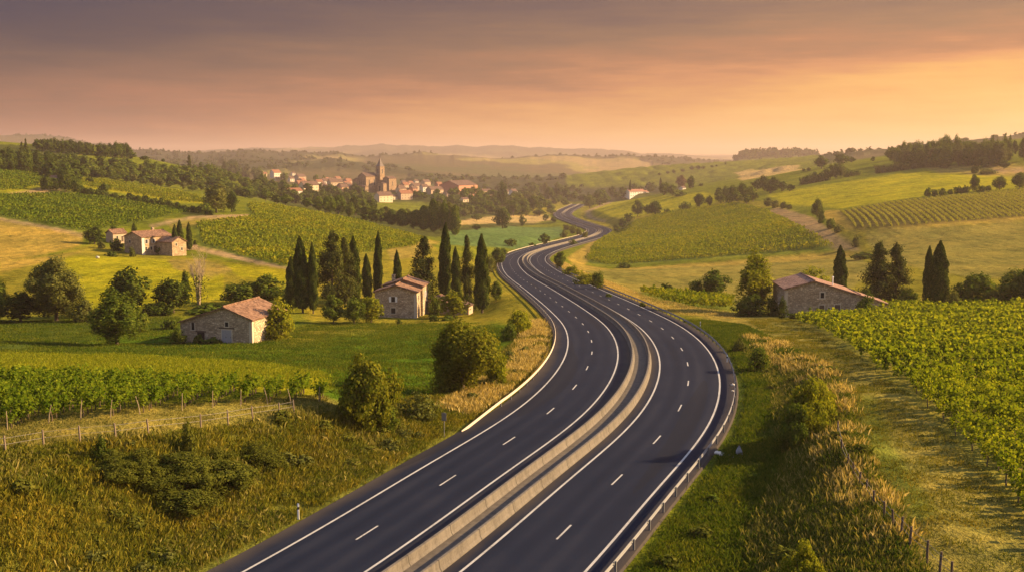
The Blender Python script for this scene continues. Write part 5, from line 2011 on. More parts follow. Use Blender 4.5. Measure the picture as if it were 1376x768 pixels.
T('bush', 657, 366, 345, 20, 'bush beside the thick end cypress near the road bend', 'leaf_olive')
T('tall', 667, 404, 376, 20, 'shrubby tree between the end cypress and the road', 'leaf')
T('bush', 697, 449, 414, 42, 'sunlit yellow green bush on the left road verge below the end cypress', 'leaf_bright')
T('bush', 684, 456, 434, 26, 'darker bush at the foot of the yellow green verge bush', 'leaf')
T('round', 676, 345, 333, 14, 'small round shrub left of the road bend', 'leaf')

# foreground left
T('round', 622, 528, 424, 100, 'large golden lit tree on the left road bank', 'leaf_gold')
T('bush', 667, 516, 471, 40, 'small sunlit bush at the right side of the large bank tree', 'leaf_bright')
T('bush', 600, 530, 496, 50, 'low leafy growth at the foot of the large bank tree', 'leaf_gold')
T('bush', 490, 574, 480, 92, 'tall green bush at the right end of the left vineyard', 'leaf_gold')
T('bush', 520, 578, 545, 40, 'low bush at the right foot of the tall bank bush', 'leaf')
T('hedge', 560, 562, 529, 62, 'low olive brown bushes between the tall bush and the large bank tree', 'leaf_olive')
T('bush', 253, 615, 566, 30, 'upright dark shrub standing out of the bramble thicket', 'bramble')
T('bush', 136, 620, 587, 26, 'small dark shrub at the left end of the bramble thicket', 'leaf_dark')
it = []
for px, py, w, h in [(165, 640, 3.2, 1.7), (195, 648, 3.8, 2.1), (228, 655, 4.2, 2.3), (262, 655, 4.2, 2.4), (296, 648, 4.0, 2.2), (325, 640, 3.6, 1.9), (352, 628, 3.2, 1.6),
                     (210, 672, 3.4, 1.6), (248, 680, 3.6, 1.7), (285, 672, 3.4, 1.6), (180, 628, 3, 1.7), (240, 630, 4, 2.0), (300, 622, 3.6, 1.9), (340, 610, 3.0, 1.6), (150, 628, 2.6, 1.3)]:
    p_ = hit(px, py)
    it.append(('bush', p_[0], p_[1], p_[2] - .1, w, h))
bt = merged('bramble_thicket', [(random.choice(('bush', 'hedge')), x_ + random.uniform(-.9, .9), y_ + random.uniform(-.9, .9), z_, w_ * random.uniform(.6, 1.25), h_ * random.uniform(.45, 1.0)) for k_, x_, y_, z_, w_, h_ in it + it], 'bramble', lod=0)
del bt['kind']
tag(bt, 'dark sprawling bramble thicket on the left road bank', 'thicket')

# right middle ground
T('tall', 1015, 421, 337, 58, 'tall tree with golden right side left of the right hand barn', 'leaf_bright')
T('bush', 1006, 424, 397, 50, 'dark green lower growth at the foot of the golden tree', 'leaf_dark')
T('bush', 1037, 424, 398, 22, 'dark bush between the golden tree and the right barn', 'leaf_dark')
T('tall', 960, 400, 361, 40, 'green tree left of the golden tree across the dry field', 'leaf')
T('bush', 936, 399, 375, 26, 'bush at the left side of that field tree', 'leaf')
T('bush', 897, 394, 380, 24, 'round dark bush alone in the dry field right of the road', 'leaf_dark')
T('hedge', 1092, 392, 360, 60, 'sunlit yellow hedge behind the roof of the right barn', 'leaf_bright')
T('cypress', 1129, 402, 330, 21, 'thick cypress rising behind the roof of the right barn', 'cypress')
T('conifer', 1181, 410, 324, 50, 'broad ragged conifer behind the lean-to of the right barn', 'conifer')
T('conifer', 1203, 408, 326, 46, 'second ragged conifer overlapping the broad one on its right', 'conifer')
T('cypress', 1247, 414, 331, 17, 'slim dark cypress, left one of the pair above the right vineyard', 'cypress')
T('cypress', 1261, 416, 324, 27, 'thick dark cypress, right one of the pair above the right vineyard', 'cypress')
T('bush', 1282, 416, 393, 26, 'olive bush touching the pair of cypresses', 'leaf_olive')
T('round', 1312, 412, 364, 52, 'green tree in haze right of the pair of cypresses', 'leaf')
T('bush', 1288, 411, 380, 34, 'dark bush behind the olive bush by the cypress pair', 'leaf_dark')
T('round', 1358, 413, 366, 52, 'bushy tree near the right edge above the vineyard', 'leaf')
T('bush', 1338, 413, 388, 34, 'bush between the two bushy trees at the right', 'leaf_olive')
T('round', 1396, 414, 352, 60, 'tree cut by the right edge of the photo above the vineyard', 'leaf')
T('bush', 1222, 413, 388, 36, 'hazy bush between the conifers and the cypress pair', 'leaf_dark')
T('bush', 1163, 420, 396, 34, 'shrub growing over the lean-to of the right barn', 'leaf', Y=199)
T('bush', 1050, 427, 400, 16, 'dark ivy bush on the left wall of the right barn', 'leaf_dark')
T('bush', 1068, 428, 419, 22, 'low plants along the foot of the right barn', 'leaf_dark')
T('bush', 1164, 399, 386, 22, 'green bush between the cypress and the conifers behind the right barn', 'leaf', Y=215)
T('bush', 1098, 575, 508, 56, 'second bright lobe of growth just behind the bright bank bush', 'leaf_bright')
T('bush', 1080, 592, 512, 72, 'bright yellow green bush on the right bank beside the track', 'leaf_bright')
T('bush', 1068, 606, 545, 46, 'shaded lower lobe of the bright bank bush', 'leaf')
T('bush', 1113, 562, 526, 36, 'small round bush behind the bright bank bush', 'leaf_bright')
T('bush', 1020, 500, 462, 38, 'dull green shrub on the right bank under the dry crest', 'leaf')
T('bush', 993, 474, 454, 24, 'small grey green shrub on the right bank near the top of the bend', 'leaf_olive')
T('bush', 1080, 790, 728, 60, 'leafy plant at the bottom edge of the photo on the right bank', 'leaf_bright')
T('tall', 752, 362, 337, 17, 'small tree on the inside of the bend right of the road', 'leaf')
T('hedge', 768, 370, 357, 30, 'sunlit hedge along the inside of the bend, upper part', 'leaf_bright')
T('hedge', 785, 383, 366, 34, 'sunlit hedge along the inside of the bend, lower part', 'leaf_bright')
T('round', 803, 389, 364, 24, 'round green bush at the lower end of the bend hedge', 'leaf')
T('hedge', 838, 360, 353, 24, 'low dark bush on the dry strip below the wide vineyard', 'leaf_dark')
T('bush', 818, 400, 394, 12, 'tiny bush at the road side below the bend hedge', 'leaf')
T('bush', 863, 413, 405, 10, 'tiny dark bush beside the right guardrail', 'leaf_dark')
T('bush', 770, 330, 322, 12, 'low bush on the median side of the far bend', 'leaf')
# far road trees
T('round', 687, 331, 320, 19, 'dark round tree on the blue green field left of the road', 'leaf')
T('round', 732, 329, 313, 18, 'round tree on the blue green field nearest the far bend', 'leaf')
T('bush', 715, 332, 326, 10, 'small bush between the two round field trees', 'leaf')
T('round', 675, 307, 278, 27, 'large dark tree in the pale field left of the far road', 'leaf_dark')
T('tall', 702, 304, 289, 9, 'slim tree in the pale field right of the large dark one', 'leaf')
T('round', 733, 297, 287, 9, 'small round tree at the right end of the pale field', 'leaf')
T('round', 744, 299, 291, 9, 'small dark tree beside the far road bend', 'leaf_dark')
T('round', 640, 309, 301, 16, 'low dark tree at the left end of the pale field', 'leaf_dark')
for px, b_, t_, w_ in [(762, 309, 301, 12), (770, 314, 303, 12), (778, 317, 306, 12), (786, 321, 310, 11), (758, 319, 310, 11)]:
    T('bush', px, b_, t_, w_, 'scrubby bush inside the far loop of the road', 'leaf_olive', 'scrub inside the far loop of the road')
# white farm
T('cypress', 846, 265, 242, 4, 'slim cypress at the left end of the white farmhouse', 'cypress')
T('round', 823, 265, 249, 11, 'dark round tree left of the white farmhouse, the leftmost one', 'leaf_dark')
T('round', 837, 266, 250, 15, 'green tree close to the left of the white farmhouse', 'leaf')
T('round', 806, 276, 253, 27, 'wide green tree beside the far end of the road', 'leaf')
T('round', 792, 280, 262, 18, 'green tree at the point where the road disappears', 'leaf')
T('round', 853, 258, 246, 8, 'small tree behind the roof of the white farmhouse', 'leaf', Y=WF + 50)
T('round', 893, 262, 244, 20, 'wide green tree right of the white farmhouse', 'leaf')
T('round', 903, 263, 247, 16, 'green tree at the right of the wide one by the white farmhouse', 'leaf')
T('cypress', 888, 260, 239, 5, 'small cypress behind the wide tree by the white farmhouse', 'cypress')
T('tall', 915, 253, 235, 15, 'rust red tree on the rise right of the white farmhouse', 'leaf_rust')
T('tall', 928.5, 254, 237, 11, 'dark egg shaped tree right of the rust red one', 'leaf_dark')
T('bush', 942, 250, 246, 9, 'small dark bush right of the egg shaped tree', 'leaf_dark')
T('hedge', 915, 263, 256, 24, 'low hedge below the rust red tree', 'leaf')
T('hedge', 874, 249, 243, 14, 'thin dark hedge behind the white farmhouse roof', 'leaf_dark', Y=WF + 80)
# trees along the wide vineyard
T('round', 857, 291, 270, 17, 'round tree at the top left corner of the wide vineyard', 'leaf')
T('round', 880, 290, 269, 24, 'broad dark tree above the top edge of the wide vineyard', 'leaf_dark')
T('round', 870, 288, 274, 12, 'smaller tree filling the gap between the round and the broad tree', 'leaf')
T('bush', 897, 287, 280, 10, 'small bush right of the broad dark tree above the vineyard', 'leaf')
T('round', 940, 278, 259, 17, 'dark tree on the upper edge of the wide vineyard', 'leaf_dark')
T('round', 953, 277, 263, 11, 'smaller dark tree right of it on the vineyard edge', 'leaf_dark')
T('hedge', 921, 281, 270, 18, 'bushes sloping down left of the dark vineyard edge tree', 'leaf')
T('hedge', 845, 297, 286, 16, 'bushes at the lower left of the vineyard edge trees', 'leaf_dark')
T('round', 837, 307, 292, 14, 'bush by the sandy track at the left end of the wide vineyard', 'leaf')
T('bush', 828, 310, 302, 10, 'small bush at the roadside below the sandy track', 'leaf')
G1 = 'copse above the right end of the wide vineyard'
for px, b_, t_, w_ in [(966, 268, 251, 14), (975, 268, 250, 14), (985, 268, 248, 18), (998, 268, 246, 20), (1008, 268, 250, 18), (990, 272, 257, 18), (1012, 271, 256, 16), (968, 273, 260, 14), (980, 274, 262, 14), (1003, 274, 260, 16)]:
    T('round', px, b_, t_, w_, 'green tree in the dense copse above the right end of the wide vineyard', 'leaf', G1)
G2 = 'trees on the ridge right of the copse'
for px, b_, t_, w_ in [(1017, 256, 241, 18), (1027, 257, 236, 20), (1040, 257, 238, 20), (1052, 257, 243, 16), (1035, 260, 247, 16), (1062, 257, 247, 12)]:
    T('round', px, b_, t_, w_, 'dark green tree in the row on the ridge right of the copse', 'leaf_dark', G2)
G3 = 'bushes along the path above the wide vineyard'
for px, b_, t_, w_ in [(1032, 277, 266, 14), (1042, 279, 268, 14), (1053, 280, 271, 12), (1061, 281, 274, 10)]:
    T('bush', px, b_, t_, w_, 'dull bush beside the path at the top right of the wide vineyard', 'leaf_olive', G3)
T('tall', 1098, 293, 267, 17, 'pale green tree at the left end of the striped vineyard', 'leaf')
T('bush', 1104, 300, 282, 12, 'bush just below the pale green tree by the striped vineyard', 'leaf')
T('bush', 1116, 307, 294, 16, 'bush halfway down the path beside the striped vineyard', 'leaf')
T('bush', 1126, 312, 301, 14, 'bush at the lower end of the path beside the striped vineyard', 'leaf_olive')
T('bush', 1150, 332, 316, 12, 'small bush in the dry field below the striped vineyard', 'leaf_olive')
T('hedge', 1160, 348, 338, 36, 'low dark bushes behind the cypress by the right barn', 'leaf_dark')
# right hill hedges
T('round', 1104, 227, 210, 22, 'dark tree on the right skyline, left of the pair there', 'leaf_dark')
T('round', 1130, 222, 206, 26, 'larger dark tree on the right skyline, right of the pair there', 'leaf_dark')
T('round', 1144, 219, 211, 12, 'small dark tree at the right foot of the skyline pair', 'leaf_dark')
T('tall', 1173, 217, 210, 6, 'tiny tree alone on the skyline left of the large right wood', 'leaf_dark')
T('bush', 1080, 230, 226, 6, 'tiny dark bush on the skyline left of the skyline pair', 'leaf_dark')
T('bush', 1087, 229, 225, 7, 'small dark bush next to the skyline pair', 'leaf_dark')
G4 = 'hedge across the right hill'
for k in range(11):
    t = k / 10
    px = 1080 + t * 72
    T('round' if k in (5, 6, 7) else 'bush', px, 248 - t * 12.5, 248 - t * 12.5 - (11, 12, 14, 13, 15, 20, 21, 19, 12, 8, 7)[k], 13, 'bush or small tree in the long hedge across the right hill', 'leaf', G4)
G5 = 'dusky bushes below the right wood'
for k in range(10):
    t = k / 9
    T('bush', 1180 + t * 72, 233 - t * 9, 221 - t * 7 + (k % 3), 12, 'dusky bush in the row along the foot of the right wood', 'leaf_olive', G5)
G6 = 'hedge above the striped vineyard'
for px, b_, t_, w_ in [(1247, 264, 252, 12), (1256, 264, 254, 12), (1266, 263, 253, 12), (1277, 261, 254, 10), (1288, 260, 250, 14), (1297, 259, 249, 12), (1318, 257, 249, 12), (1328, 256, 249, 12)]:
    T('bush', px, b_, t_, w_, 'rounded bush in the hedge along the top of the striped vineyard', 'leaf', G6)
T('tall', 1309, 258, 233, 14, 'upright tree in the hedge above the striped vineyard', 'leaf')
T('round', 1343, 256, 237, 20, 'wide tree in the hedge above the striped vineyard', 'leaf')
T('round', 1370, 254, 232, 26, 'tree at the right edge above the striped vineyard', 'leaf')
T('bush', 1310, 233, 222, 14, 'bush beside the sandy path on the right hilltop', 'leaf_dark')
T('round', 1349, 228, 215, 14, 'single round bush on the sandy hilltop path at the right', 'leaf_dark')
T('hedge', 1326, 234, 226, 26, 'low scrub below the sandy hilltop path', 'leaf_olive')
# right wood
G7 = 'wood on the right skyline'
for row, (yb, n, top) in enumerate([(219, 12, 0), (221, 11, 3), (223, 10, 8)]):
    for k in range(n):
        px = 1198 + (k + .5 + random.uniform(-.3, .3)) * (1356 - 1198) / n
        tp = float(np.interp(px, [1192, 1210, 1240, 1262, 1272, 1300, 1312, 1330, 1340, 1352, 1356], [204, 190, 188, 186, 181, 185, 188, 182, 184, 181, 188]))
        T('round' if random.random() < .7 else 'tall', px, yb, tp + top + random.uniform(0, 3.5), random.uniform(15, 22), 'tree in the dense wood on the right skyline', ('leaf', 'leaf_olive')[row > 1 and k % 2], G7)
T('conifer', 1350, 216, 178, 9, 'pointed conifer at the right end of the skyline wood', 'conifer')
T('conifer', 1356, 216, 180, 8, 'second pointed conifer at the right end of the skyline wood', 'conifer')
T('conifer', 1332, 217, 181, 9, 'pointed conifer inside the right skyline wood', 'conifer')
T('tall', 1376, 216, 184, 22, 'dark tree at the right edge on the skyline', 'leaf_dark')
T('tall', 1364, 208, 188, 10, 'thin tree between the skyline wood and the right edge', 'leaf_dark')
# left skyline wood
G8 = 'wood on the left skyline'
for k in range(22):
    px = 53 + k * 5.9 + random.uniform(-2, 2)
    tp = float(np.interp(px, [50, 60, 90, 105, 125, 140, 160, 172, 180], [187, 186, 187, 187, 191, 192, 190, 195, 204]))
    T(('round', 'tall')[k % 2], px, float(np.interp(px, [50, 180], [203, 214])), tp + random.uniform(-1, 3), random.uniform(13, 18), 'dark tree in the wood on the left skyline', ('leaf_dark', 'leaf')[k % 3 == 0], G8)
G9 = 'dark wood on the left hill'
for row, yb in enumerate((226, 230)):
    for k in range(10):
        px = -6 + k * 11.5 + random.uniform(-3, 3)
        tp = float(np.interp(px, [0, 30, 60, 100], [199, 197, 203, 207]))
        T(('round', 'tall')[k % 2], px, yb + k * (.4, .9)[row], tp + row * 7 + random.uniform(-1, 3), random.uniform(15, 21), 'dark tree in the dense wood on the left hill', ('leaf_dark', 'leaf')[k % 4 == 0], G9)
T('conifer', 37, 226, 186, 9, 'pointed conifer rising from the left hill wood', 'conifer')
T('conifer', 31, 226, 190, 10, 'lower pointed conifer next to the one rising from the left hill wood', 'conifer')
# hedge line falling across the left hill
G10 = 'dark hedge falling across the left hill'
for k in range(17):
    t = k / 16
    px = 112 + t * 168
    b_ = 262 + t * 27
    T('bush', px, b_, b_ - random.uniform(8, 13), 15, 'dark bush in the long hedge that falls across the left hill', 'leaf_dark', G10)
T('round', 62, 257, 235, 20, 'tree at the left of the red roofed hillside hut', 'leaf_dark')
T('round', 88, 258, 230, 22, 'tree at the right of the red roofed hillside hut', 'leaf_dark')
T('round', 104, 262, 238, 20, 'tree at the upper end of the long left hedge', 'leaf')
T('tall', 92, 236, 205, 20, 'tall tree in front of the left hill wood', 'leaf')
T('tall', 101, 243, 214, 18, 'tall tree right above the hillside hut', 'leaf')
T('round', 121, 247, 238, 12, 'small round dark tree left of the sandy patch on the hillside', 'leaf_dark')
T('round', 141, 261, 246, 16, 'round dark tree in the upper part of the long left hedge', 'leaf_dark')
T('round', 291, 286, 247, 40, 'large olive brown tree where the left tracks meet', 'leaf_olive')
T('round', 311, 285, 255, 20, 'smaller dark tree right of the large olive brown tree', 'leaf_dark')
T('bush', 276, 287, 272, 24, 'bush at the left foot of the large olive brown tree', 'leaf')
# scrub slopes and valley woods on the left
G11 = 'scrubby trees on the slope behind the left vineyard'
for row, (x0, y0_, x1, y1_, n) in enumerate([(112, 228, 250, 236, 12), (115, 238, 300, 252, 15), (150, 243, 350, 266, 16)]):
    for k in range(n):
        t = (k + random.uniform(.2, .8)) / n
        px, b_ = x0 + t * (x1 - x0), y0_ + t * (y1_ - y0_) + random.uniform(-1, 2)
        T('round', px, b_, b_ - random.uniform(8, 14), random.uniform(10, 17), 'scrubby tree on the slope behind the left vineyard', random.choice(('leaf', 'leaf', 'leaf_olive', 'leaf_dark')), G11)
T('conifer', 254, 226, 208, 8, 'pointed dark conifer standing out on the left ridge', 'conifer')
T('tall', 270, 230, 217, 6, 'slim dark tree right of the pointed ridge conifer', 'leaf_dark')
T('round', 195, 216, 209, 13, 'small round tree on the crest right of the left skyline wood', 'leaf_dark')
T('round', 219, 218, 213, 7, 'tiny round tree on the crest left of the pointed conifer', 'leaf_dark')
T('tall', 312, 236, 214, 24, 'tall dark tree group on the left ridge before the village', 'leaf_dark')
T('tall', 303, 236, 216, 12, 'narrow tree left of the tall dark ridge trees', 'leaf_dark')
T('conifer', 331, 238, 220, 15, 'dark pyramid tree on the left ridge before the village', 'conifer')
G12 = 'trees along the left ridge before the village'
for px in (232, 240, 247, 262, 278, 286, 294, 322, 341, 348):
    T('round', px, 232 + (px - 232) * .06, 219 + (px - 232) * .03 + random.uniform(-1, 3), random.uniform(10, 14), 'round tree in the row along the left ridge before the village', 'leaf', G12)
# village trees
G13 = 'trees among and below the village houses'
for px, b_, t_, w_ in [(346, 247, 234, 16), (355, 252, 238, 16), (382, 244, 231, 15), (364, 254, 243, 18), (380, 256, 244, 18), (396, 258, 246, 14), (345, 262, 247, 22), (357, 270, 254, 22), (372, 274, 261, 18),
                       (384, 276, 261, 20), (398, 274, 259, 18), (406, 268, 256, 16), (420, 270, 254, 16), (432, 272, 254, 20), (444, 266, 247, 20), (425, 245, 234, 9), (435, 245, 236, 6), (459, 240, 236, 7),
                       (413, 280, 265, 18), (428, 284, 265, 20), (442, 288, 262, 22), (455, 288, 260, 22), (466, 284, 258, 18), (478, 290, 264, 20), (489, 290, 268, 18), (487, 279, 258, 16), (470, 293, 274, 16), (499, 288, 270, 14),
                       (586, 247, 239, 8), (579, 247, 240, 9), (540, 244, 240, 8), (524, 268, 257, 8), (557, 268, 256, 12), (571, 268, 258, 12), (566, 246, 241, 9), (600, 257, 249, 9), (637, 262, 250, 14), (652, 255, 247, 12), (629, 262, 252, 9), (672, 258, 246, 12), (660, 266, 254, 18), (675, 279, 246, 15), (668, 272, 258, 15), (695, 271, 259, 16)]:
    T('round', px, b_, t_, w_, 'green tree growing among or below the village houses', random.choice(('leaf', 'leaf_dark', 'leaf')), G13, y0=600)
# poplar belt
G14 = 'belt of tall trees behind the sunlit left vineyard'
for k in range(15):
    t = k / 14
    px = 512 + t * 98 + random.uniform(-2, 2)
    T('poplar' if k % 3 else 'tall', px, 302 + t * 16, float(np.interp(px, [510, 535, 560, 582, 600, 612], [276, 280, 281, 268, 268, 276])) + random.uniform(-1, 3), random.uniform(13, 17),
      'tall soft tree in the belt behind the sunlit left vineyard', ('leaf', 'leaf_olive')[k % 2], G14, Y=690 + 40 * (k % 2))
G15 = 'trees of the valley floor left of the far road'
for px, b_, t_, w_ in [(625, 292, 280, 15), (632, 288, 275, 16), (645, 284, 270, 18), (655, 280, 268, 14), (690, 290, 270, 22), (704, 288, 266, 20), (716, 284, 262, 18), (700, 277, 262, 20), (685, 275, 262, 16), (715, 272, 258, 18), (727, 276, 262, 14),
                       (738, 268, 250, 16), (750, 267, 249, 18), (760, 268, 252, 14), (720, 262, 248, 14), (705, 262, 250, 14), (733, 262, 244, 8), (708, 290, 275, 14), (725, 290, 281, 22), (740, 287, 280, 18), (772, 268, 258, 12), (782, 270, 261, 14), (610, 292, 280, 14), (640, 297, 287, 16), (618, 284, 272, 14)]:
    T('round', px, b_, t_, w_, 'tree on the valley floor left of the far road', random.choice(('leaf', 'leaf_olive', 'leaf_dark')), G15, y0=600)
G16 = 'trees on the misty slope behind the white farmhouse'
for px, b_, t_, w_ in [(905, 233, 228, 6), (917, 231, 227, 8), (930, 229, 223, 9), (938, 228, 222, 9), (945, 227, 223, 8), (897, 234, 230, 7), (886, 236, 232, 6), (957, 225, 222, 6), (963, 224, 221, 5), (975, 222, 217, 3)]:
    T('round', px, b_, t_, w_, 'dark tree on the misty slope behind the white farmhouse', 'leaf_dark', G16, y0=1500)
print('trees', len(TREES))

# woods that read as one mass: crowns filling the slopes between the trees above
def fill(name, poly, y0, y1, n, w, h, mat, label, seed):
    r = np.random.default_rng(seed)
    it_ = []
    x0, x1 = min(p[0] for p in poly), max(p[0] for p in poly)
    t0, t1 = min(p[1] for p in poly), max(p[1] for p in poly)
    while len(it_) < n:
        a, b_ = r.uniform(x0, x1), r.uniform(t0, t1)
        if not inpoly(np.array([a]), np.array([b_]), poly)[0]:
            continue
        p_ = hit(a, b_, y0)
        n += -1 if p_ is None else 0
        if p_ is None or p_[1] > y1:
            n -= p_ is not None
            continue
        k = r.uniform(.7, 1.25)
        it_.append((('round', 'round', 'tall')[r.integers(3)], p_[0], p_[1], p_[2] - .4, w * k, h * k * r.uniform(.8, 1.2)))
    print(name, len(it_))
    return merged(name, it_, mat, label, 'wood', 2)


fill('hillside_wood', [(108, 227), (160, 226), (235, 232), (300, 234), (345, 243), (352, 262), (330, 268), (285, 256), (215, 247), (150, 240), (110, 240)], 450, 1600, 150, 11, 9, 'leaf', 'mixed wood on the slope between the left hedge and the village', 1)
fill('valley_wood', [(336, 248), (352, 240), (392, 247), (470, 256), (500, 270), (505, 300), (480, 293), (440, 282), (400, 274), (345, 266)], 640, 1500, 110, 13, 12, 'leaf_dark', 'dark wood filling the valley below the left half of the village', 2)
fill('valley_wood', [(560, 268), (600, 262), (640, 260), (690, 252), (770, 252), (775, 270), (742, 284), (690, 290), (640, 290), (612, 296), (600, 280)], 700, 2400, 120, 13, 11, 'leaf', 'scattered wood on the valley floor between the village and the far road', 3)
fill('left_hill_wood', [(-40, 214), (100, 219), (104, 244), (92, 258), (72, 256), (58, 234), (-40, 228)], 450, 1100, 70, 10, 10, 'leaf_dark', 'dark wood falling down the left hill to the red roofed hut', 4)
fill('right_hill_wood', [(1194, 221), (1235, 224), (1290, 228), (1352, 222), (1352, 212), (1196, 214)], 600, 1200, 60, 13, 12, 'leaf', 'undergrowth and crowns at the front of the right skyline wood', 5)

# weeds and seedlings that break up the banks
def weeds(poly, y0, y1, n, mat, label, seed, w=1.3, h=.6):
    r = np.random.default_rng(seed)
    X, Y = r.uniform(-60, 60, n * 12), r.uniform(y0, y1, n * 12)
    px, py = project(X, Y, zg(X, Y))
    m = inpoly(px, py, poly) & (fnoise(X, Y, 7, 3, seed) > -.05)
    X, Y = X[m], Y[m]
    d, _, _ = road_dist(X, Y)
    X, Y = X[d > 14][:n], Y[d > 14][:n]
    Z = zg(X, Y)
    return merged('weeds', [('bush', x, y, z - .08, w * k, h * k * r.uniform(.7, 1.3)) for x, y, z, k in zip(X, Y, Z, r.uniform(.5, 1.5, len(X)))], mat, label, 'weeds', 2)


weeds(BANK_L, 50, 150, 150, 'leaf_olive', 'clumps of weeds among the grass of the left road bank', 21)
weeds(BANK_L, 50, 150, 90, 'bramble', 'dark low weeds scattered over the left road bank', 22, 1.5, .6)
weeds(BANK_R, 46, 150, 110, 'bramble', 'dark low weeds scattered over the right road bank', 23, 1.4, .6)
weeds(BANK_R, 46, 150, 90, 'leaf', 'green weeds among the grass of the right road bank', 24, 1.1, .5)

# bare pale shrub tree behind the barn
p = hit(267, 412)
root = empty('bare_tree', tuple(p))
h0 = float(at(267, 344, p[1])[2] - p[2])
tag(root, 'bare pale twiggy tree behind the stone barn', 'tree')
r = random.Random(5)
tr = MB()
tw = MB()
for i in range(7):
    t = i / 7 * 6.28 + r.uniform(-.3, .3)
    k = r.uniform(.5, 1)
    top = (math.cos(t) * 1.9 * k, math.sin(t) * 1.9 * k, h0 * r.uniform(.75, 1.0))
    mid = (top[0] * .35, top[1] * .35, h0 * .4)
    tr.tube([(math.cos(t) * .15, math.sin(t) * .15, -.4), mid, top], [.17, .11, .02], 5)
    for j in range(26):
        f = r.uniform(.3, 1)
        b0 = [mid[c] + (top[c] - mid[c]) * f for c in range(3)]
        a, e = r.uniform(0, 6.28), r.uniform(.6, 1.8)
        tw.tube([tuple(b0), (b0[0] + math.cos(a) * e * .5, b0[1] + math.sin(a) * e * .5, b0[2] + e * .7), (b0[0] + math.cos(a) * e * .8, b0[1] + math.sin(a) * e * .8, b0[2] + e * 1.3)], [.035, .022, .008], 4)
tr.build('trunk', M['bark_pale'], root)
tw.build('twigs', M['bark_pale'], root)
v_, q__ = leaf_quads(np.column_stack([rng.normal(size=420) * .9, rng.normal(size=420) * .7, rng.uniform(.2, h0 * .62, 420)]), .22, rng)
link('ivy', mesh_np('ivy', v_, q__, M['leaf_olive']), root)

# far woods that read as one mass
far = []
n = 9000
Xf, Yf = rng.uniform(-3200, 3200, n), rng.uniform(1750, 5600, n)
m = np.abs(Xf) < .5 * Yf + 50
Xf, Yf = Xf[m], Yf[m]
ri = np.interp(np.hypot(Xf, Yf), rows, np.arange(NR)).astype(int)
ci = np.interp(np.arctan2(Xf, Yf), cols, np.arange(NC)).astype(int)
m = (WOODMASK & keep)[ri, ci]
Xf, Yf = Xf[m][:2400], Yf[m][:2400]
Zf = zg(Xf, Yf)
fo = [(random.choice(('round', 'tall')), x, y, z - 9, random.uniform(16, 26), random.uniform(16, 24)) for x, y, z in zip(Xf, Yf, Zf)]
LOW = []
for i in range(3):
    V_, Q_, _ = crown_round(900 + i, 60, 2.1, 8, 10, .0, 20)
    LOW.append((V_, Q_))
scatter('far_wood', [(v * 1.9, q_) for v, q_ in LOW], Xf, Yf, Zf - 4, 0.0, 'leaf_dark', (.7, 1.2), 3, hs=.6, label='far woods on the misty hills beyond the village', cat='wood')
# wooded edge of the misty flat hill in the right distance
Xr = rng.uniform(at(990, 206, 3500)[0], at(1098, 206, 3500)[0], 260)
Yr = 3450 + rng.normal(size=260) * 60
scatter('far_wood', [(v * 1.7, q_) for v, q_ in LOW], Xr, Yr, zg(Xr, Yr) - 3, 0.0, 'leaf_dark', (.7, 1.1), 3, 'dark wood on the misty flat topped hill at the right', 'wood')
M['drain'] = plain('drain_concrete', (0.26, 0.26, 0.27), 0.9, 0.2, 4)
# ------------------------------------------------------------------ roadside things
def delineator(px, py, label, off=None):
    p = hit(px, py)
    root = empty('marker_post', tuple(p))
    tag(root, label, 'marker post', 'white marker posts along the road')
    m = MB()
    m.box(-.06, .06, -.045, .045, -.3, 1.0)
    m.poly([(-.06, -.045, 1.001), (.06, -.045, 1.001), (.06, .045, 1.001), (-.06, .045, 1.001), (-.06, .0, 1.16), (.06, .0, 1.16)],
           [(0, 1, 5, 4), (2, 3, 4, 5), (1, 2, 5), (3, 0, 4)])
    m.build('post', M['plastic'], root)
    b_ = MB().box(-.064, .064, -.049, .049, .72, .90).build('black_band', M['black'], root)
    return root


delineator(401, 697, 'white marker post at the foot of the left bank by the road edge')
delineator(941, 441, 'white marker post behind the right guardrail, the farthest one')
delineator(977, 488, 'white marker post behind the right guardrail halfway along the bend')

# small sign on a pole
p = hit(597, 587)
root = empty('road_sign', tuple(p), -.25)
tag(root, 'small grey road sign on a thin pole at the left road edge', 'road sign')
MB().tube([(0, 0, -.3), (0, 0, 2.3)], [.035, .035], 8).build('pole', M['metal'], root)
sg = MB().box(-.21, .21, -.065, -.04, 1.55, 2.28).build('panel', M['sign_back'], root)
MB().box(-.17, .17, -.072, -.0652, 1.95, 2.24).build('plate', M['metal'], sg)
MB().box(-.17, .17, -.072, -.0652, 1.60, 1.90).build('plate', M['metal'], sg)
MB().box(-.10, .10, -.038, .05, 1.85, 1.93).build('clamp', M['metal'], root)

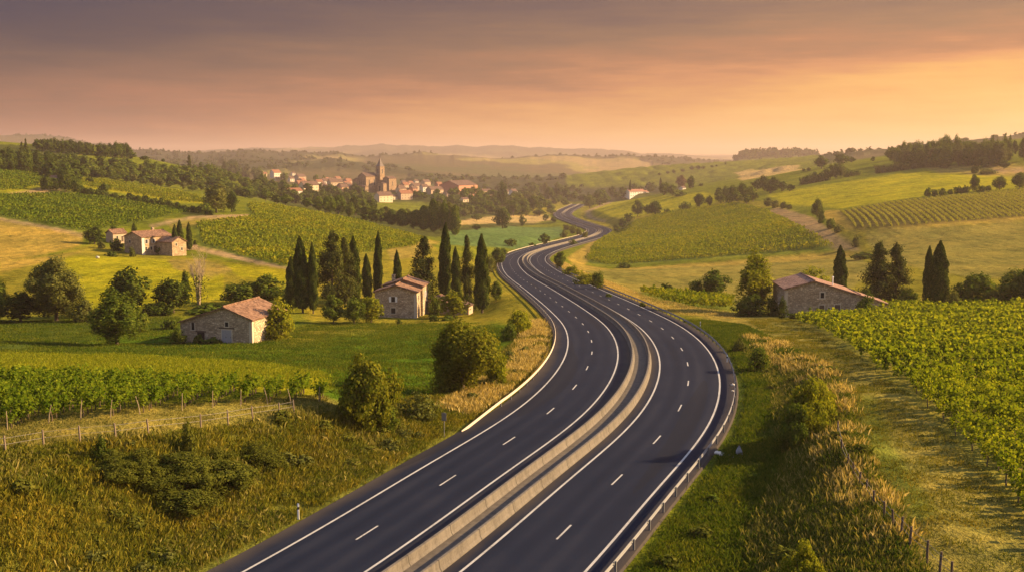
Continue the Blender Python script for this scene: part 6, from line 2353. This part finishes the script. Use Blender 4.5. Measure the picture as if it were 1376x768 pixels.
# drain head and its paved gutter on the right
p = hit(993, 613)
root = empty('drain_head', tuple(p), 0, (.62, .62, .66))
tag(root, 'pale concrete drain head standing in the grassy ditch right of the road', 'drain')
m = MB()
m.box(-.38, .38, -.3, .3, -.3, .75)
m.poly([(-.38, -.3, .751), (.38, -.3, .751), (.38, .3, .751), (-.38, .3, .751), (-.16, -.14, 1.25), (.16, -.14, 1.25), (.16, .14, 1.25), (-.16, .14, 1.25)],
       [(0, 1, 5, 4), (1, 2, 6, 5), (2, 3, 7, 6), (3, 0, 4, 7), (4, 5, 6, 7)])
m.build('body', M['drain'], root)
MB().box(-.2, .2, -.33, -.302, .1, .55).build('outlet', M['hole'], root)
MB().box(-.11, .11, -.1, .1, 1.252, 1.42).build('cap', M['sign_back'], root)
q_ = hit(960, 607)
n_ = 9
g = MB()
for i in range(n_):
    t = (i + .5) / n_
    x, y = q_[0] + (p[0] - q_[0] - .5) * t, q_[1] + (p[1] - q_[1] - .4) * t
    z = float(zg(x, y))
    s = .3 + .08 * math.sin(i * 2.1)
    g.poly([(x - s, y - .28, z - .1), (x + s, y - .26, z - .1), (x + s, y + .27, z - .1), (x - s, y + .26, z - .1),
            (x - s * .9, y - .25, z + .10), (x + s * .9, y - .22, z + .09), (x + s * .85, y + .24, z + .11), (x - s * .9, y + .22, z + .10)],
           [(0, 3, 2, 1), (4, 5, 6, 7), (0, 1, 5, 4), (1, 2, 6, 5), (2, 3, 7, 6), (3, 0, 4, 7)])
tag(g.build('stone_gutter', M['rock']), 'narrow gutter of pale stones from the right guardrail down to the drain head', 'gutter')


def stone_lump(px, py, s, label):
    p = hit(px, py)
    r = np.random.default_rng(int(px))
    bm_ = bmesh.new()
    bmesh.ops.create_icosphere(bm_, subdivisions=2, radius=1)
    for v in bm_.verts:
        v.co = v.co * (1 + .22 * vnoise(np.array([v.co.x * 2.0]), np.array([v.co.y * 2.0 + v.co.z * 1.7]), int(px))[0])
        v.co.x *= s
        v.co.y *= s * .8
        v.co.z *= s * .75
    me = bpy.data.meshes.new('boulder')
    bm_.to_mesh(me)
    bm_.free()
    me.materials.append(M['rock'])
    o = link('boulder', me)
    o.location = (p[0], p[1], p[2] + s * .35)
    tag(o, label, 'boulder')


stone_lump(984.5, 519, .34, 'upper pale boulder in the grass behind the right guardrail bend')
stone_lump(984, 527, .26, 'lower smaller pale boulder in the grass behind the right guardrail bend')
stone_lump(131, 347, .6, 'pale boulder in front of the orange roofed outhouse')


# fences: posts joined by two wires
def fence(pix, label, hgt, mat, rad, y0=0):
    pts = []
    for q_ in pix:
        p = hit(q_[0], q_[1], y0)
        if p is not None:
            pts.append((p, q_[2] if len(q_) > 2 else hgt))
    o = np.array(pts[0][0])
    root = empty('wire_fence', tuple(o))
    tag(root, label, 'fence')
    for p, h in pts:
        l = p - o
        a, c = random.uniform(-.09, .09), random.uniform(-.09, .09)
        MB().tube([(0, 0, -.4), (a * .5, c * .5, h * .5), (a, c, h)], [rad, rad * .95, rad * .85], 7).build('post', mat, root).location = tuple(l)
    for fr in (.55, .88):
        w = MB()
        w.tube([p - o + np.array((0, 0, h * fr)) for p, h in pts], [.012] * len(pts), 4)
        w.build('wire', M['wire'], root)
    return root


fence([(-14, 612), (8, 610), (59, 601), (108, 595), (156, 591), (200, 585), (270, 577), (307, 571), (340, 565), (376, 560), (395, 556)],
      'old wire fence on weathered posts along the top of the left bank', 1.25, M['wood_post'], .07)
fence([(1125, 585), (1131, 612), (1139, 632), (1147, 645), (1154, 657), (1163, 668), (1173, 684), (1188, 700), (1200, 712), (1210, 722), (1222, 736), (1245, 755), (1262, 772), (1278, 786)],
      'old wire fence on dark posts along the crest of the right bank', 1.25, M['wood_dark'], .075)
# ------------------------------------------------------------------ evening haze over the whole country
m, N = new_mat('haze_air')
pv = N.n('ShaderNodeVolumePrincipled')
pv.inputs['Color'].default_value = (0.74, 0.58, 0.53, 1)
pv.inputs['Density'].default_value = HAZE
pv.inputs['Anisotropy'].default_value = 0.25
o = N.n('ShaderNodeOutputMaterial')
N.l(pv.outputs[0], o.inputs['Volume'])
ztop = max(ZMAX + 30, HC + 15)
hz = MB().box(-14800, 14800, -14800, 14800, ZMIN - 1.0, ztop).build('haze', m)
tag(hz, 'thin warm evening haze filling the valley', 'haze', kind='stuff')
bpy.context.view_layer.update()
print('haze top', ztop)
